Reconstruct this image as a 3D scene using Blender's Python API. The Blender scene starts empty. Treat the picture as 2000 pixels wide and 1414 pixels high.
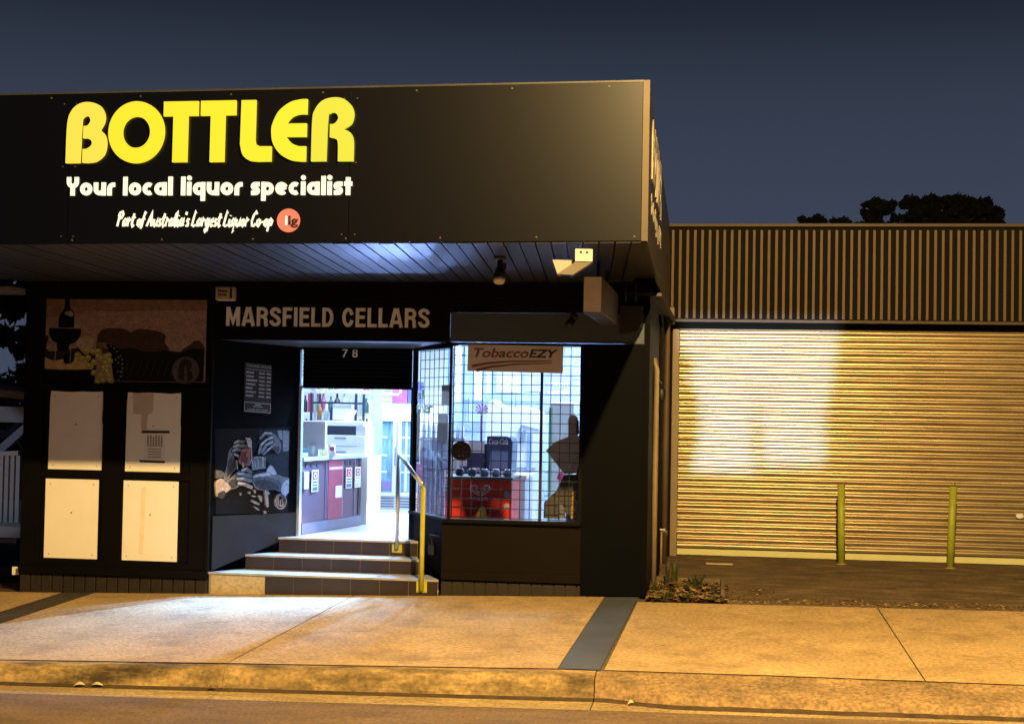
import bpy, bmesh, math, random
from mathutils import Vector, Matrix
random.seed(7)
S = bpy.context.scene
C = S.collection
R = math.radians

# ------------------------------------------------------------------ camera
psi, pit, roll, FPX = R(8.1), math.atan(93/2950.), .018, 2950.
Fv = Vector((-math.sin(psi)*math.cos(pit), math.cos(psi)*math.cos(pit), math.sin(pit)))
R0 = Vector((math.cos(psi), math.sin(psi), 0)); U0 = R0.cross(Fv)
Rv = R0*math.cos(roll)+U0*math.sin(roll); Uv = U0*math.cos(roll)-R0*math.sin(roll)
cd = bpy.data.cameras.new("camera"); cam = bpy.data.objects.new("camera", cd); C.objects.link(cam)
cd.sensor_width = 36; cd.lens = FPX/2000*36; cd.clip_start = .1; cd.clip_end = 2000
cam.matrix_world = Matrix(((Rv.x, Uv.x, -Fv.x, 0), (Rv.y, Uv.y, -Fv.y, -14.4), (Rv.z, Uv.z, -Fv.z, 1.77), (0, 0, 0, 1)))
S.camera = cam

# ------------------------------------------------------------------ dusk sky
w = bpy.data.worlds.new("World"); S.world = w; w.use_nodes = True
nt = w.node_tree; bg = nt.nodes["Background"]
tc = nt.nodes.new("ShaderNodeTexCoord"); sx = nt.nodes.new("ShaderNodeSeparateXYZ")
cr = nt.nodes.new("ShaderNodeValToRGB")
nt.links.new(tc.outputs["Generated"], sx.inputs[0]); nt.links.new(sx.outputs["Z"], cr.inputs[0]); nt.links.new(cr.outputs[0], bg.inputs[0])
e = cr.color_ramp.elements
e[0].position = 0.0; e[0].color = (.050, .065, .106, 1)
e[1].position = .9; e[1].color = (.006, .008, .014, 1)
for ps, cl in ((.12, (.044, .057, .093, 1)), (.2, (.034, .044, .071, 1)), (.26, (.0150, .0205, .034, 1)), (.36, (.012, .016, .028, 1))):
    q = cr.color_ramp.elements.new(ps); q.color = cl
bg.inputs[1].default_value = 1.0
S.view_settings.view_transform = 'Standard'; S.view_settings.look = 'None'
S.view_settings.exposure = 0; S.view_settings.gamma = 1
S.render.engine = 'CYCLES'
S.cycles.use_denoising = True
S.cycles.max_bounces = 8; S.cycles.diffuse_bounces = 4; S.cycles.glossy_bounces = 4; S.cycles.transparent_max_bounces = 12
S.cycles.caustics_reflective = False; S.cycles.caustics_refractive = False
S.cycles.sample_clamp_indirect = 6

# ------------------------------------------------------------------ lamps
def aim(o, target):
    d = Vector(target)-o.location; o.rotation_euler = d.to_track_quat('-Z', 'Y').to_euler()
def lamp(name, typ, loc, col, power, target=None, **kw):
    l = bpy.data.lights.new(name, typ); l.color = col; l.energy = power
    for k, v in kw.items(): setattr(l, k, v)
    o = bpy.data.objects.new(name, l); C.objects.link(o); o.location = loc
    if target: aim(o, target)
    return o
# sodium street lamp across the road
lamp("street_lamp_light", 'SPOT', (.8, -9.2, 6.14), (1, .62, .20), 8800, (-1.5, 0, 0), shadow_soft_size=.07, spot_size=R(150), spot_blend=.6)
# white floodlight added out of view; its housing and mask (built below) shape the door patch
FLO = Vector((-.95, -17.0, .9))
lamp("floodlight_lamp", 'SPOT', FLO, (.62, .80, 1), 27000, (.4, 4.22, 2.0), shadow_soft_size=.0055, spot_size=R(12), spot_blend=.05)
# cool white spot added out of view for the veranda left of the shop
lamp("lane_lamp_light", 'SPOT', (-10.5, -9, 4.5), (.72, .84, 1), 420, (-7.9, 2.2, .9), shadow_soft_size=.08, spot_size=R(12), spot_blend=.3)
# fluorescent battens on the shop ceiling
TUBES = [(-4.7, 2.2, 42), (-3.4, 2.9, 85), (-1.8, 2.9, 140), (-4.7, 4.6, 75), (-3.7, 5.2, 70)]
for i, (tx, ty, pw) in enumerate(TUBES):
    lamp("batten_light", 'AREA', (tx, ty, 2.93), (.58, .78, 1), pw, (tx, ty, 0), shape='RECTANGLE', size=.16, size_y=1.2)
# unseen lamps added inside the shop to throw the doorway spill
for (sx_, sy_), (ax0, ay0), pw in (((-2.95, 3.1), (-4.85, -1.35), 95), ((-3.2, 1.9), (-4.3, -.6), 50)):
    lamp("shop_spotlight", 'AREA', (sx_, sy_, 2.9), (.20, .46, 1), pw, (ax0, ay0, -.1), shape='RECTANGLE', size=.06, size_y=.30, spread=R(48))
# low unseen lamps added inside the shop to brighten the soffit
for loc_, to_, pw, sp_ in (((-4.25, 5.0, .62), (-3.1, -2.7, 3.0), 11, 70), ((-4.0, 3.1, .50), (-2.5, -2.0, 3.0), 17, 100)):
    lamp("fridge_light", 'AREA', loc_, (.25, .40, 1), pw, to_, shape='RECTANGLE', size=.05, size_y=.25, spread=R(sp_))

# ------------------------------------------------------------------ materials
MATS = {}
def mat(name, col, rough=.55, metal=0., var=.12, scale=6., spec=.5, emit=None, es=1., bump=0., bscale=60., stain=None, dist=0.0, stretch=None, grain=None, spots=None):
    if name in MATS: return MATS[name]
    m = bpy.data.materials.new(name); m.use_nodes = True; n = m.node_tree; b = n.nodes["Principled BSDF"]
    b.inputs["Roughness"].default_value = rough; b.inputs["Metallic"].default_value = metal
    b.inputs["Specular IOR Level"].default_value = spec
    b.inputs["Base Color"].default_value = (*col, 1)
    tcn = n.nodes.new("ShaderNodeTexCoord"); vec = tcn.outputs["Object"]
    if stretch:
        mp = n.nodes.new("ShaderNodeMapping"); mp.inputs["Scale"].default_value = stretch
        n.links.new(vec, mp.inputs[0]); vec = mp.outputs[0]
    if var or stain:
        t = n.nodes.new("ShaderNodeTexNoise"); t.inputs["Scale"].default_value = scale; t.inputs["Detail"].default_value = 8; t.inputs["Roughness"].default_value = .65
        t.inputs["Distortion"].default_value = dist
        n.links.new(vec, t.inputs["Vector"])
        r = n.nodes.new("ShaderNodeValToRGB"); n.links.new(t.outputs["Fac"], r.inputs[0])
        r.color_ramp.elements[0].position = .3; r.color_ramp.elements[1].position = .7
        r.color_ramp.elements[0].color = (*[c*(1-var) for c in col], 1)
        r.color_ramp.elements[1].color = (*[min(1, c*(1+var)) for c in col], 1)
        out = r.outputs[0]
        if stain:
            scol, sscale, lo, hi = stain
            t2 = n.nodes.new("ShaderNodeTexNoise"); t2.inputs["Scale"].default_value = sscale; t2.inputs["Detail"].default_value = 10; t2.inputs["Roughness"].default_value = .7
            n.links.new(vec, t2.inputs["Vector"])
            r2 = n.nodes.new("ShaderNodeValToRGB"); n.links.new(t2.outputs["Fac"], r2.inputs[0])
            r2.color_ramp.elements[0].position = lo; r2.color_ramp.elements[1].position = hi
            mx = n.nodes.new("ShaderNodeMix"); mx.data_type = 'RGBA'
            n.links.new(r2.outputs[0], mx.inputs[0]); n.links.new(out, mx.inputs[6]); mx.inputs[7].default_value = (*scol, 1)
            out = mx.outputs[2]
        if spots:
            vo = n.nodes.new("ShaderNodeTexVoronoi"); vo.inputs["Scale"].default_value = 2.3; n.links.new(tcn.outputs["Object"], vo.inputs["Vector"])
            r5 = n.nodes.new("ShaderNodeMapRange"); n.links.new(vo.outputs["Distance"], r5.inputs[0])
            r5.inputs[1].default_value = .035; r5.inputs[2].default_value = .055; r5.inputs[3].default_value = .7; r5.inputs[4].default_value = 0
            m5 = n.nodes.new("ShaderNodeMix"); m5.data_type = 'RGBA'; n.links.new(r5.outputs[0], m5.inputs[0]); n.links.new(out, m5.inputs[6]); m5.inputs[7].default_value = (*spots, 1); out = m5.outputs[2]
        if grain:
            t4 = n.nodes.new("ShaderNodeTexNoise"); t4.inputs["Scale"].default_value = grain[0]; t4.inputs["Detail"].default_value = 4
            n.links.new(tcn.outputs["Object"], t4.inputs["Vector"])
            r4 = n.nodes.new("ShaderNodeMapRange"); n.links.new(t4.outputs["Fac"], r4.inputs[0])
            r4.inputs[1].default_value = .3; r4.inputs[2].default_value = .7; r4.inputs[3].default_value = 1-grain[1]; r4.inputs[4].default_value = 1+grain[1]
            vm = n.nodes.new("ShaderNodeVectorMath"); vm.operation = 'SCALE'; n.links.new(out, vm.inputs[0]); n.links.new(r4.outputs[0], vm.inputs["Scale"]); out = vm.outputs[0]
        n.links.new(out, b.inputs["Base Color"])
        rr = n.nodes.new("ShaderNodeMapRange"); n.links.new(t.outputs["Fac"], rr.inputs[0])
        rr.inputs[3].default_value = max(.02, rough-.1); rr.inputs[4].default_value = min(1, rough+.1)
        n.links.new(rr.outputs[0], b.inputs["Roughness"])
    if bump:
        t3 = n.nodes.new("ShaderNodeTexNoise"); t3.inputs["Scale"].default_value = bscale; t3.inputs["Detail"].default_value = 6
        n.links.new(vec, t3.inputs["Vector"])
        bp = n.nodes.new("ShaderNodeBump"); bp.inputs["Strength"].default_value = bump; bp.inputs["Distance"].default_value = .01
        n.links.new(t3.outputs["Fac"], bp.inputs["Height"]); n.links.new(bp.outputs[0], b.inputs["Normal"])
    if emit:
        b.inputs["Emission Color"].default_value = (*emit, 1); b.inputs["Emission Strength"].default_value = es
    MATS[name] = m
    return m
def glassmat(name, refl=.05, tint=(.95, .97, 1)):
    m = bpy.data.materials.new(name); m.use_nodes = True; n = m.node_tree
    for x in list(n.nodes):
        if x.type != 'OUTPUT_MATERIAL': n.nodes.remove(x)
    o = [x for x in n.nodes if x.type == 'OUTPUT_MATERIAL'][0]
    tr = n.nodes.new("ShaderNodeBsdfTransparent"); tr.inputs[0].default_value = (*tint, 1)
    gl = n.nodes.new("ShaderNodeBsdfGlossy"); gl.inputs["Roughness"].default_value = .03
    lw = n.nodes.new("ShaderNodeLayerWeight"); lw.inputs[0].default_value = .5
    pw = n.nodes.new("ShaderNodeMath"); pw.operation = 'POWER'; n.links.new(lw.outputs["Facing"], pw.inputs[0]); pw.inputs[1].default_value = 5
    fr = n.nodes.new("ShaderNodeMapRange"); n.links.new(pw.outputs[0], fr.inputs[0]); fr.inputs[3].default_value = refl; fr.inputs[4].default_value = 1
    mx = n.nodes.new("ShaderNodeMixShader")
    n.links.new(fr.outputs[0], mx.inputs[0]); n.links.new(tr.outputs[0], mx.inputs[1]); n.links.new(gl.outputs[0], mx.inputs[2]); n.links.new(mx.outputs[0], o.inputs[0])
    return m
def translucent(name, col, f=.35):
    m = mat(name, col, .8, var=.06)
    n = m.node_tree; b = n.nodes["Principled BSDF"]; o = [x for x in n.nodes if x.type == 'OUTPUT_MATERIAL'][0]
    t = n.nodes.new("ShaderNodeBsdfTranslucent"); t.inputs[0].default_value = (*col, 1)
    mx = n.nodes.new("ShaderNodeMixShader"); mx.inputs[0].default_value = f
    n.links.new(b.outputs[0], mx.inputs[1]); n.links.new(t.outputs[0], mx.inputs[2]); n.links.new(mx.outputs[0], o.inputs[0])
    return m
BLACK = mat("black_paint", (.002, .002, .0023), .55, var=.25, scale=3, spec=.12)
CHAR = mat("charcoal_paint", (.0018, .0026, .0042), .6, var=.2, scale=3, spec=.05)
FASC = mat("black_fascia_panel", (.0008, .0008, .0012), .31, var=.0, scale=1.2, spec=.5)
FASC.node_tree.nodes["Principled BSDF"].inputs["Specular Tint"].default_value = (.80, .86, 1, 1)
GREYB = mat("grey_paint", (.05, .075, .115), .6, var=.1, scale=4)  # bluish grey carries the cool light on the window head in its colour
SOFF = mat("black_gloss_boards", (.022, .024, .03), .42, var=.5, scale=3, spec=.25, stretch=(3, .3, 1))
BRICK = mat("black_painted_brick", (.014, .010, .008), .7, var=.35, scale=9, bump=.5)
WHITE = mat("white_board", (.86, .85, .82), .6, var=.03, scale=4, stain=((.62, .5, .34), 1.2, .62, .8))
TILE = mat("brown_tile", (.030, .021, .017), .35, var=.2, scale=5)
TREAD = mat("grey_tread", (.36, .36, .36), .5, var=.2, scale=9)
GROUT = mat("grout", (.26, .23, .2), .9)
MORTAR = mat("bare_mortar", (.45, .38, .26), .9, var=.35, scale=14, bump=.5, dist=1.5)
STEEL = mat("brushed_steel", (.62, .63, .65), .38, .6, var=.08, scale=20)
YELLOW = mat("yellow_paint", (.48, .47, .035), .4, var=.12, scale=12)
DULLY = mat("faded_yellow_green_paint", (.34, .40, .04), .5, var=.2, scale=9, stain=((.2, .17, .06), 8, .62, .75))
ALU = mat("aluminium", (.6, .62, .65), .35, .8, var=.06)
GLASS = glassmat("window_glass")
CONC = mat("footpath_concrete", (.50, .36, .185), .85, var=.2, scale=1.1, stain=((.22, .15, .075), 2.0, .49, .80), bump=.8, bscale=90, grain=(34, .3), spots=(.16, .11, .06))
KERBM = mat("kerb_concrete", (.31, .225, .105), .9, var=.5, scale=6, stain=((.05, .035, .016), 3.4, .44, .62), bump=1., bscale=45, stretch=(.35, 1, 1), dist=1.2, grain=(30, .3))
STRIP = mat("slate_grey_strip", (.07, .085, .12), .7, var=.2, scale=3, bump=.3, bscale=120)
STRIPB = mat("dark_asphalt_strip", (.05, .042, .035), .9, var=.4, scale=7, bump=.4)
ASPH = mat("asphalt", (.155, .105, .062), .85, var=.35, scale=3.5, bump=.9, bscale=140, stretch=(.4, 1, 1), stain=((.2, .17, .14), 60, .6, .72), grain=(40, .35))
APRON = mat("dirty_driveway", (.12, .083, .042), .9, var=.4, scale=2.2, bump=.7, bscale=80, stain=((.34, .24, .12), 3.4, .47, .76), stretch=(.6, 1.2, 1), grain=(40, .4))
LAYB = mat("crossing_concrete", (.24, .165, .085), .9, var=.35, scale=5, bump=.8, bscale=70, stain=((.10, .08, .055), 3.4, .5, .72), stretch=(.5, 1, 1), grain=(34, .4))
DARKG = mat("joint_dirt", (.11, .085, .055), .95, var=.3)
SHUT = mat("cream_roller_steel", (.52, .44, .30), .34, .72, var=.18, scale=5, stretch=(.3, 1, 4), stain=((.30, .22, .12), 1.6, .5, .8))
SHUTB = mat("pale_bottom_rail", (.72, .74, .40), .45, var=.05)
BATT = mat("brown_batten", (.098, .07, .05), .6, var=.15, scale=5)
DKBR = mat("dark_brown_sheet", (.011, .008, .006), .8, spec=.08)
CREAMF = mat("cream_steel_frame", (.25, .2, .13), .5, var=.12)
WALLI = mat("shop_white_wall", (.80, .82, .84), .7, var=.04, scale=2)
FLOORI = mat("shop_floor_vinyl", (.60, .60, .60), .35, var=.12, scale=1.5, stretch=(.5, 3, 1))
WHITEP = mat("white_plastic", (.82, .83, .84), .4, var=.03)
GREYP = mat("grey_plastic", (.25, .27, .3), .45)
DARKP = mat("dark_plastic", (.02, .022, .028), .4)
BLUEW = mat("pale_blue_wall", (.40, .52, .72), .7, var=.15, scale=2)
PURP = mat("mauve_laminate", (.15, .085, .115), .45, var=.08)
REDP = mat("crimson_laminate", (.36, .055, .085), .4, var=.25, scale=5)
RED = mat("red_enamel", (.62, .02, .015), .35, var=.08)
DRED = mat("red_freezer_skin", (.62, .035, .02), .4, var=.08)
CARD = mat("brown_card", (.42, .40, .39), .8, var=.15, scale=8)
LEAFD = mat("night_foliage", (.03, .035, .018), .8, var=.4, scale=2)
BARK = mat("bark", (.06, .045, .035), .9)
INK = mat("black_ink", (.01, .01, .012), .5)
PALE = mat("pale_lettering", (.80, .83, .88), .4, 0, var=.08)
PAPER = mat("white_paper", (.8, .8, .79), .7, var=.03)

# ------------------------------------------------------------------ mesh helpers
class MB:
    def __init__(s): s.b = bmesh.new(); s.mi = 0
    def face(s, pts, mi=None):
        f = s.b.faces.new([s.b.verts.new(p) for p in pts]); f.material_index = s.mi if mi is None else mi; return f
    def box(s, x0, x1, y0, y1, z0, z1, mi=None, mp=None, bev=0):
        if bev: return s.bbox(x0, x1, y0, y1, z0, z1, bev, mi, mp)
        P = [(x, y, z) for z in (z0, z1) for y in (y0, y1) for x in (x0, x1)]
        if mp: P = [mp(*p) for p in P]
        v = [s.b.verts.new(p) for p in P]
        for a in ((0, 2, 3, 1), (4, 5, 7, 6), (0, 1, 5, 4), (2, 6, 7, 3), (0, 4, 6, 2), (1, 3, 7, 5)):
            f = s.b.faces.new([v[i] for i in a]); f.material_index = s.mi if mi is None else mi
    def bbox(s, x0, x1, y0, y1, z0, z1, bev, mi=None, mp=None):
        t = bmesh.new(); bmesh.ops.create_cube(t, size=1)
        for v in t.verts: v.co = Vector(((x0+x1)/2+v.co.x*(x1-x0), (y0+y1)/2+v.co.y*(y1-y0), (z0+z1)/2+v.co.z*(z1-z0)))
        bmesh.ops.bevel(t, geom=list(t.edges), offset=bev, segments=2, affect='EDGES', profile=.5)
        s.merge(t, mi, mp)
    def merge(s, t, mi=None, mp=None):
        t.verts.index_update()
        vs = [s.b.verts.new(mp(*v.co) if mp else v.co) for v in t.verts]
        for f in t.faces:
            try:
                g = s.b.faces.new([vs[v.index] for v in f.verts]); g.material_index = s.mi if mi is None else mi; g.smooth = f.smooth
            except ValueError: pass
        t.free()
    def prism(s, pts, mp, d0, d1, mi=None, back=True):
        """2D outline (u,v) put on a plane by mp(u,v,d), from depth d0 (back) to d1 (front)."""
        A = [s.b.verts.new(mp(u, v, d1)) for u, v in pts]; B = [s.b.verts.new(mp(u, v, d0)) for u, v in pts]
        m_ = s.mi if mi is None else mi; n = len(pts)
        s.b.faces.new(A).material_index = m_
        if back: s.b.faces.new(B[::-1]).material_index = m_
        for i in range(n):
            j = (i+1) % n; s.b.faces.new((A[i], B[i], B[j], A[j])).material_index = m_
    def disc(s, u, v, ru, rv, mp, d0, d1, mi=None, n=24):
        s.prism([(u+ru*math.cos(2*math.pi*i/n), v+rv*math.sin(2*math.pi*i/n)) for i in range(n)], mp, d0, d1, mi)
    def ring(s, u, v, ro, ri, mp, d0, d1, mi=None, n=48, k=1.):
        m_ = s.mi if mi is None else mi
        def c(r, d): return [s.b.verts.new(mp(u+r[0]*math.cos(2*math.pi*i/n), v+r[1]*math.sin(2*math.pi*i/n), d)) for i in range(n)]
        a, b_, c_, d_ = c(ro, d1), c(ri, d1), c(ro, d0), c(ri, d0)
        for i in range(n):
            j = (i+1) % n
            for q in ((a[i], a[j], b_[j], b_[i]), (a[i], c_[i], c_[j], a[j]), (b_[i], b_[j], d_[j], d_[i])):
                s.b.faces.new(q).material_index = m_
    def ribbon(s, pts, wd, mp, d0, d1, mi=None, closed=False):
        n = len(pts); P = [Vector(p) for p in pts]; L, Rr = [], []
        for i in range(n):
            if closed: a, c = P[i-1], P[(i+1) % n]
            else: a, c = P[max(0, i-1)], P[min(n-1, i+1)]
            t1 = (P[i]-a); t2 = (c-P[i])
            if t1.length < 1e-9: t1 = t2
            if t2.length < 1e-9: t2 = t1
            t1 = t1.normalized(); t2 = t2.normalized(); t = (t1+t2)
            t = t2 if t.length < 1e-6 else t.normalized()
            nn = Vector((-t.y, t.x)); k = max(.45, nn.dot(Vector((-t1.y, t1.x))))
            L.append(P[i]+nn*wd/2/k); Rr.append(P[i]-nn*wd/2/k)
        m_ = s.mi if mi is None else mi
        LA = [s.b.verts.new(mp(p.x, p.y, d1)) for p in L]; RA = [s.b.verts.new(mp(p.x, p.y, d1)) for p in Rr]
        LB = [s.b.verts.new(mp(p.x, p.y, d0)) for p in L]; RB = [s.b.verts.new(mp(p.x, p.y, d0)) for p in Rr]
        for i in range(n if closed else n-1):
            j = (i+1) % n
            for q in ((LA[i], RA[i], RA[j], LA[j]), (LA[i], LA[j], LB[j], LB[i]), (RA[i], RB[i], RB[j], RA[j])):
                s.b.faces.new(q).material_index = m_
        if not closed:
            for i in (0, n-1): s.b.faces.new((LA[i], LB[i], RB[i], RA[i])).material_index = m_
    def tube(s, pts, r, n=10, mi=None, smooth=True, cap=True):
        P = [Vector(p) for p in pts]; rings = []
        up = Vector((0, 0, 1))
        for i, p in enumerate(P):
            t = (P[min(i+1, len(P)-1)]-P[max(i-1, 0)]).normalized()
            a = t.cross(up)
            if a.length < .05: a = t.cross(Vector((0, 1, 0)))
            a.normalize(); b_ = a.cross(t).normalized()
            rr = r[i] if isinstance(r, (list, tuple)) else r
            rings.append([s.b.verts.new(p+(a*math.cos(2*math.pi*k/n)+b_*math.sin(2*math.pi*k/n))*rr) for k in range(n)])
        m_ = s.mi if mi is None else mi
        for i in range(len(P)-1):
            for k in range(n):
                f = s.b.faces.new((rings[i][k], rings[i][(k+1) % n], rings[i+1][(k+1) % n], rings[i+1][k])); f.smooth = smooth; f.material_index = m_
        if cap:
            for rg in (rings[0][::-1], rings[-1]): s.b.faces.new(rg).material_index = m_
    def lathe(s, prof, c, n=16, mi=None):
        m_ = s.mi if mi is None else mi; rings = []
        for r, z in prof: rings.append([s.b.verts.new((c[0]+r*math.cos(2*math.pi*k/n), c[1]+r*math.sin(2*math.pi*k/n), c[2]+z)) for k in range(n)])
        for i in range(len(rings)-1):
            for k in range(n):
                f = s.b.faces.new((rings[i][k], rings[i][(k+1) % n], rings[i+1][(k+1) % n], rings[i+1][k])); f.smooth = True; f.material_index = m_
        s.b.faces.new(rings[0][::-1]).material_index = m_; s.b.faces.new(rings[-1]).material_index = m_
    def build(s, name, mats, parent=None, recalc=True):
        if recalc: bmesh.ops.recalc_face_normals(s.b, faces=s.b.faces)
        me = bpy.data.meshes.new(name)
        off = Vector((0, 0, 0)); p = parent
        while p is not None: off += p.location; p = p.parent
        for v in s.b.verts: v.co -= off
        s.b.to_mesh(me); s.b.free()
        for m in (mats if isinstance(mats, (list, tuple)) else [mats]): me.materials.append(m)
        o = bpy.data.objects.new(name, me); C.objects.link(o)
        if parent: o.parent = parent
        return o
def thing(name, loc, label, cat, group=None):
    o = bpy.data.objects.new(name, None); C.objects.link(o); o.location = loc; o.empty_display_size = .1
    o["label"] = label; o["category"] = cat
    if group: o["group"] = group
    return o
def tag(o, label, cat, group=None):
    o["label"] = label; o["category"] = cat
    if group: o["group"] = group
    return o
def struct(o): o["kind"] = "structure"; return o
def dup(root, loc, label=None):
    r = root.copy(); C.objects.link(r); r.location = loc
    if label: r["label"] = label
    for ch in list(root.children):
        c = ch.copy(); C.objects.link(c); c.parent = r
        for g in list(ch.children):
            d = g.copy(); C.objects.link(d); d.parent = c
    return r
def text_bm(body, off=0., shear=0., res=3, spacing=1.):
    cu = bpy.data.curves.new("lettering", 'FONT'); cu.body = body; cu.offset = off; cu.shear = shear; cu.resolution_u = res; cu.space_character = spacing
    o = bpy.data.objects.new("lettering", cu); C.objects.link(o)
    bpy.context.view_layer.update()
    me = bpy.data.meshes.new_from_object(o.evaluated_get(bpy.context.evaluated_depsgraph_get()))
    t = bmesh.new(); t.from_mesh(me); bpy.data.objects.remove(o); bpy.data.meshes.remove(me); bpy.data.curves.remove(cu)
    bmesh.ops.remove_doubles(t, verts=t.verts, dist=1e-5)
    return t
def text(mb, body, u0, u1, v0, v1, mp, d0, d1, off=0., shear=0., mi=None, mirror=False, spacing=1., keep=False):
    """Lettering scaled to fill the box u0..u1, v0..v1 of a plane."""
    t = text_bm(body, off, shear, spacing=spacing)
    xs = [v.co.x for v in t.verts]; ys = [v.co.y for v in t.verts]
    ax, bx, ay, by = min(xs), max(xs), min(ys), max(ys)
    r = bmesh.ops.extrude_face_region(t, geom=list(t.faces))
    top = {v for v in r['geom'] if isinstance(v, bmesh.types.BMVert)}
    def f(v):
        k = (v.co.x-ax)/(bx-ax)
        if mirror: k = 1-k
        return mp(u0+k*(u1-u0), v0+(v.co.y-ay)/(by-ay)*(v1-v0), d1 if v in top else d0)
    for v, p in [(v, f(v)) for v in t.verts]: v.co = p
    if keep: return t
    mb.merge(t, mi)
def islands(t):
    """Split a bmesh into a list of MB, one for each loose piece, left to right."""
    t.verts.ensure_lookup_table(); seen = set(); out = []
    for v in t.verts:
        if v in seen: continue
        st, comp = [v], []
        seen.add(v)
        while st:
            a = st.pop(); comp.append(a)
            for ed in a.link_edges:
                b_ = ed.other_vert(a)
                if b_ not in seen: seen.add(b_); st.append(b_)
        out.append(comp)
    out.sort(key=lambda c: sum(v.co.x for v in c)/len(c)); res = []
    for comp in out:
        m_ = MB(); mpv = {v: m_.b.verts.new(v.co) for v in comp}
        for f in {f for v in comp for f in v.link_faces}: m_.b.faces.new([mpv[v] for v in f.verts])
        res.append(m_)
    t.free(); return res
def smooth_poly(pts, k=5):
    """Outline whose points flagged (x,y,1) are corners; the others are joined by smooth curves."""
    n = len(pts); out = []
    for i in range(n):
        p0, p1, p2, p3 = pts[i-1], pts[i], pts[(i+1) % n], pts[(i+2) % n]
        c1, c2 = len(p1) > 2, len(p2) > 2
        out.append((p1[0], p1[1]))
        if c1 and c2: continue
        a = p1 if c1 else p0; d = p2 if c2 else p3
        for j in range(1, k):
            t = j/k; q = []
            for z in (0, 1):
                m1 = (p2[z]-a[z])*.5 if not c1 else (p2[z]-p1[z])*.9
                m2 = (d[z]-p1[z])*.5 if not c2 else (p2[z]-p1[z])*.9
                q.append((2*t**3-3*t**2+1)*p1[z]+(t**3-2*t**2+t)*m1+(-2*t**3+3*t**2)*p2[z]+(t**3-t**2)*m2)
            out.append(tuple(q))
    return out
def arc(cx, cy, r, a0, a1, n=14, ry=None):
    return [(cx+r*math.cos(R(a0+(a1-a0)*i/n)), cy+(ry or r)*math.sin(R(a0+(a1-a0)*i/n))) for i in range(n+1)]
FM = lambda u, v, d=0: (u, -d, v)                    # facade plane, facing the street
def gx(tab, x):
    for (a, za), (b, zb) in zip(tab, tab[1:]):
        if x <= b or (b, zb) == tab[-1]: return za+(zb-za)*(x-a)/(b-a)
BASE = [(-14, -.26), (-7, -.147), (-.73, .022), (2.8, .06), (14, .12)]
EDGE = [(-14, -.40), (-5.37, -.169), (-1.16, -.062), (.3, -.047), (14, .02)]
LIP = [(-14, -.42), (-5.1, -.315), (-.84, -.243), (14, -.08)]
KY = -3.65
def gz(x, y):
    t = min(1, max(0, -y/3.65)); return gx(BASE, x)*(1-t)+gx(EDGE, x)*t

# ================================================================== ground
m = MB()
XS = [-80, -30, -14, -9, -7, -5, -3, -1, 1, 3, 6, 10, 14, 30, 80]
lipz = lambda x: gx(LIP, max(-14, min(14, x)))
for a, b in zip(XS, XS[1:]):
    for (ya, yb, da, db) in ((-4.15, -7, 0, .03), (-7, -30, .03, .0), (-30, -300, .0, .0)):
        m.face([(a, yb, lipz(a)+db), (b, yb, lipz(b)+db), (b, ya, lipz(b)+da), (a, ya, lipz(a)+da)])
struct(m.build("road", ASPH))
m = MB(); m.face([(-600, -600, -.62), (600, -600, -.62), (600, 900, -.62), (-600, 900, -.62)]); struct(m.build("ground", mat("dark_soil", (.05, .045, .03), .95)))
# concrete footpath slabs, split by joints and by the two strips
m = MB()
JO = [-14, -9.1, -6.54, -6.21, -3.55, -1.115, -.79, 1.38, 3.9, 6.5, 14]
for a, b in zip(JO, JO[1:]):
    if (a, b) in ((-6.54, -6.21), (-1.115, -.79)): continue
    sk = lambda x: -.045 if -1.2 < x < -.7 else (-.05 if -4 < x < -3 else 0)   # strips run slightly askew
    nx = 4
    for i in range(nx):
        for j in range(4):
            xa, xb = a+(b-a)*i/nx, a+(b-a)*(i+1)/nx
            g = .005
            if i == 0: xa += g
            if i == nx-1: xb -= g
            ya, yb = -.012+(KY+.012)*j/4, -.012+(KY+.012)*(j+1)/4
            if a > -.8 and j == 0: ya = -.32
            def pt(x, y, x_edge): return (x+sk(x_edge)*(-y/3.65), y, gz(x, y))
            ea = a if i == 0 else 99; eb = b if i == nx-1 else 99
            m.face([pt(xa, yb, ea), pt(xb, yb, eb), pt(xb, ya, eb), pt(xa, ya, ea)])
struct(m.build("footpath", CONC))
m = MB(); m.face([(-14, KY-.01, gz(-14, KY)-.012), (14, KY-.01, gz(14, KY)-.012), (14, -.0, gz(14, 0)-.012), (-14, -.0, gz(-14, 0)-.012)])
m.b.free(); m = MB()
for a, b in zip([-14, -7, -5.37, -1.16, -.73, .3, 2.8], [-7, -5.37, -1.16, -.73, .3, 2.8, 14]):
    m.face([(a, KY, gz(a, KY)-.012), (b, KY, gz(b, KY)-.012), (b, .4, gz(b, 0)-.012), (a, .4, gz(a, 0)-.012)])
struct(m.build("footpath_bed", DARKG))
for nm, x0, x1, sk, mt in (("paving_strip", -1.108, -.797, -.05, STRIP), ("paving_strip", -6.532, -6.218, 0, STRIPB)):
    m = MB()
    for j in range(4):
        ya, yb = -.012+(KY+.012)*j/4, -.012+(KY+.012)*(j+1)/4
        m.face([(x0+sk*(-yb/3.65), yb, gz(x0, yb)), (x1+sk*(-yb/3.65)*1.3, yb, gz(x1, yb)), (x1+sk*(-ya/3.65)*1.3, ya, gz(x1, ya)), (x0+sk*(-ya/3.65), ya, gz(x0, ya))])
    struct(m.build(nm, mt))
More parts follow.
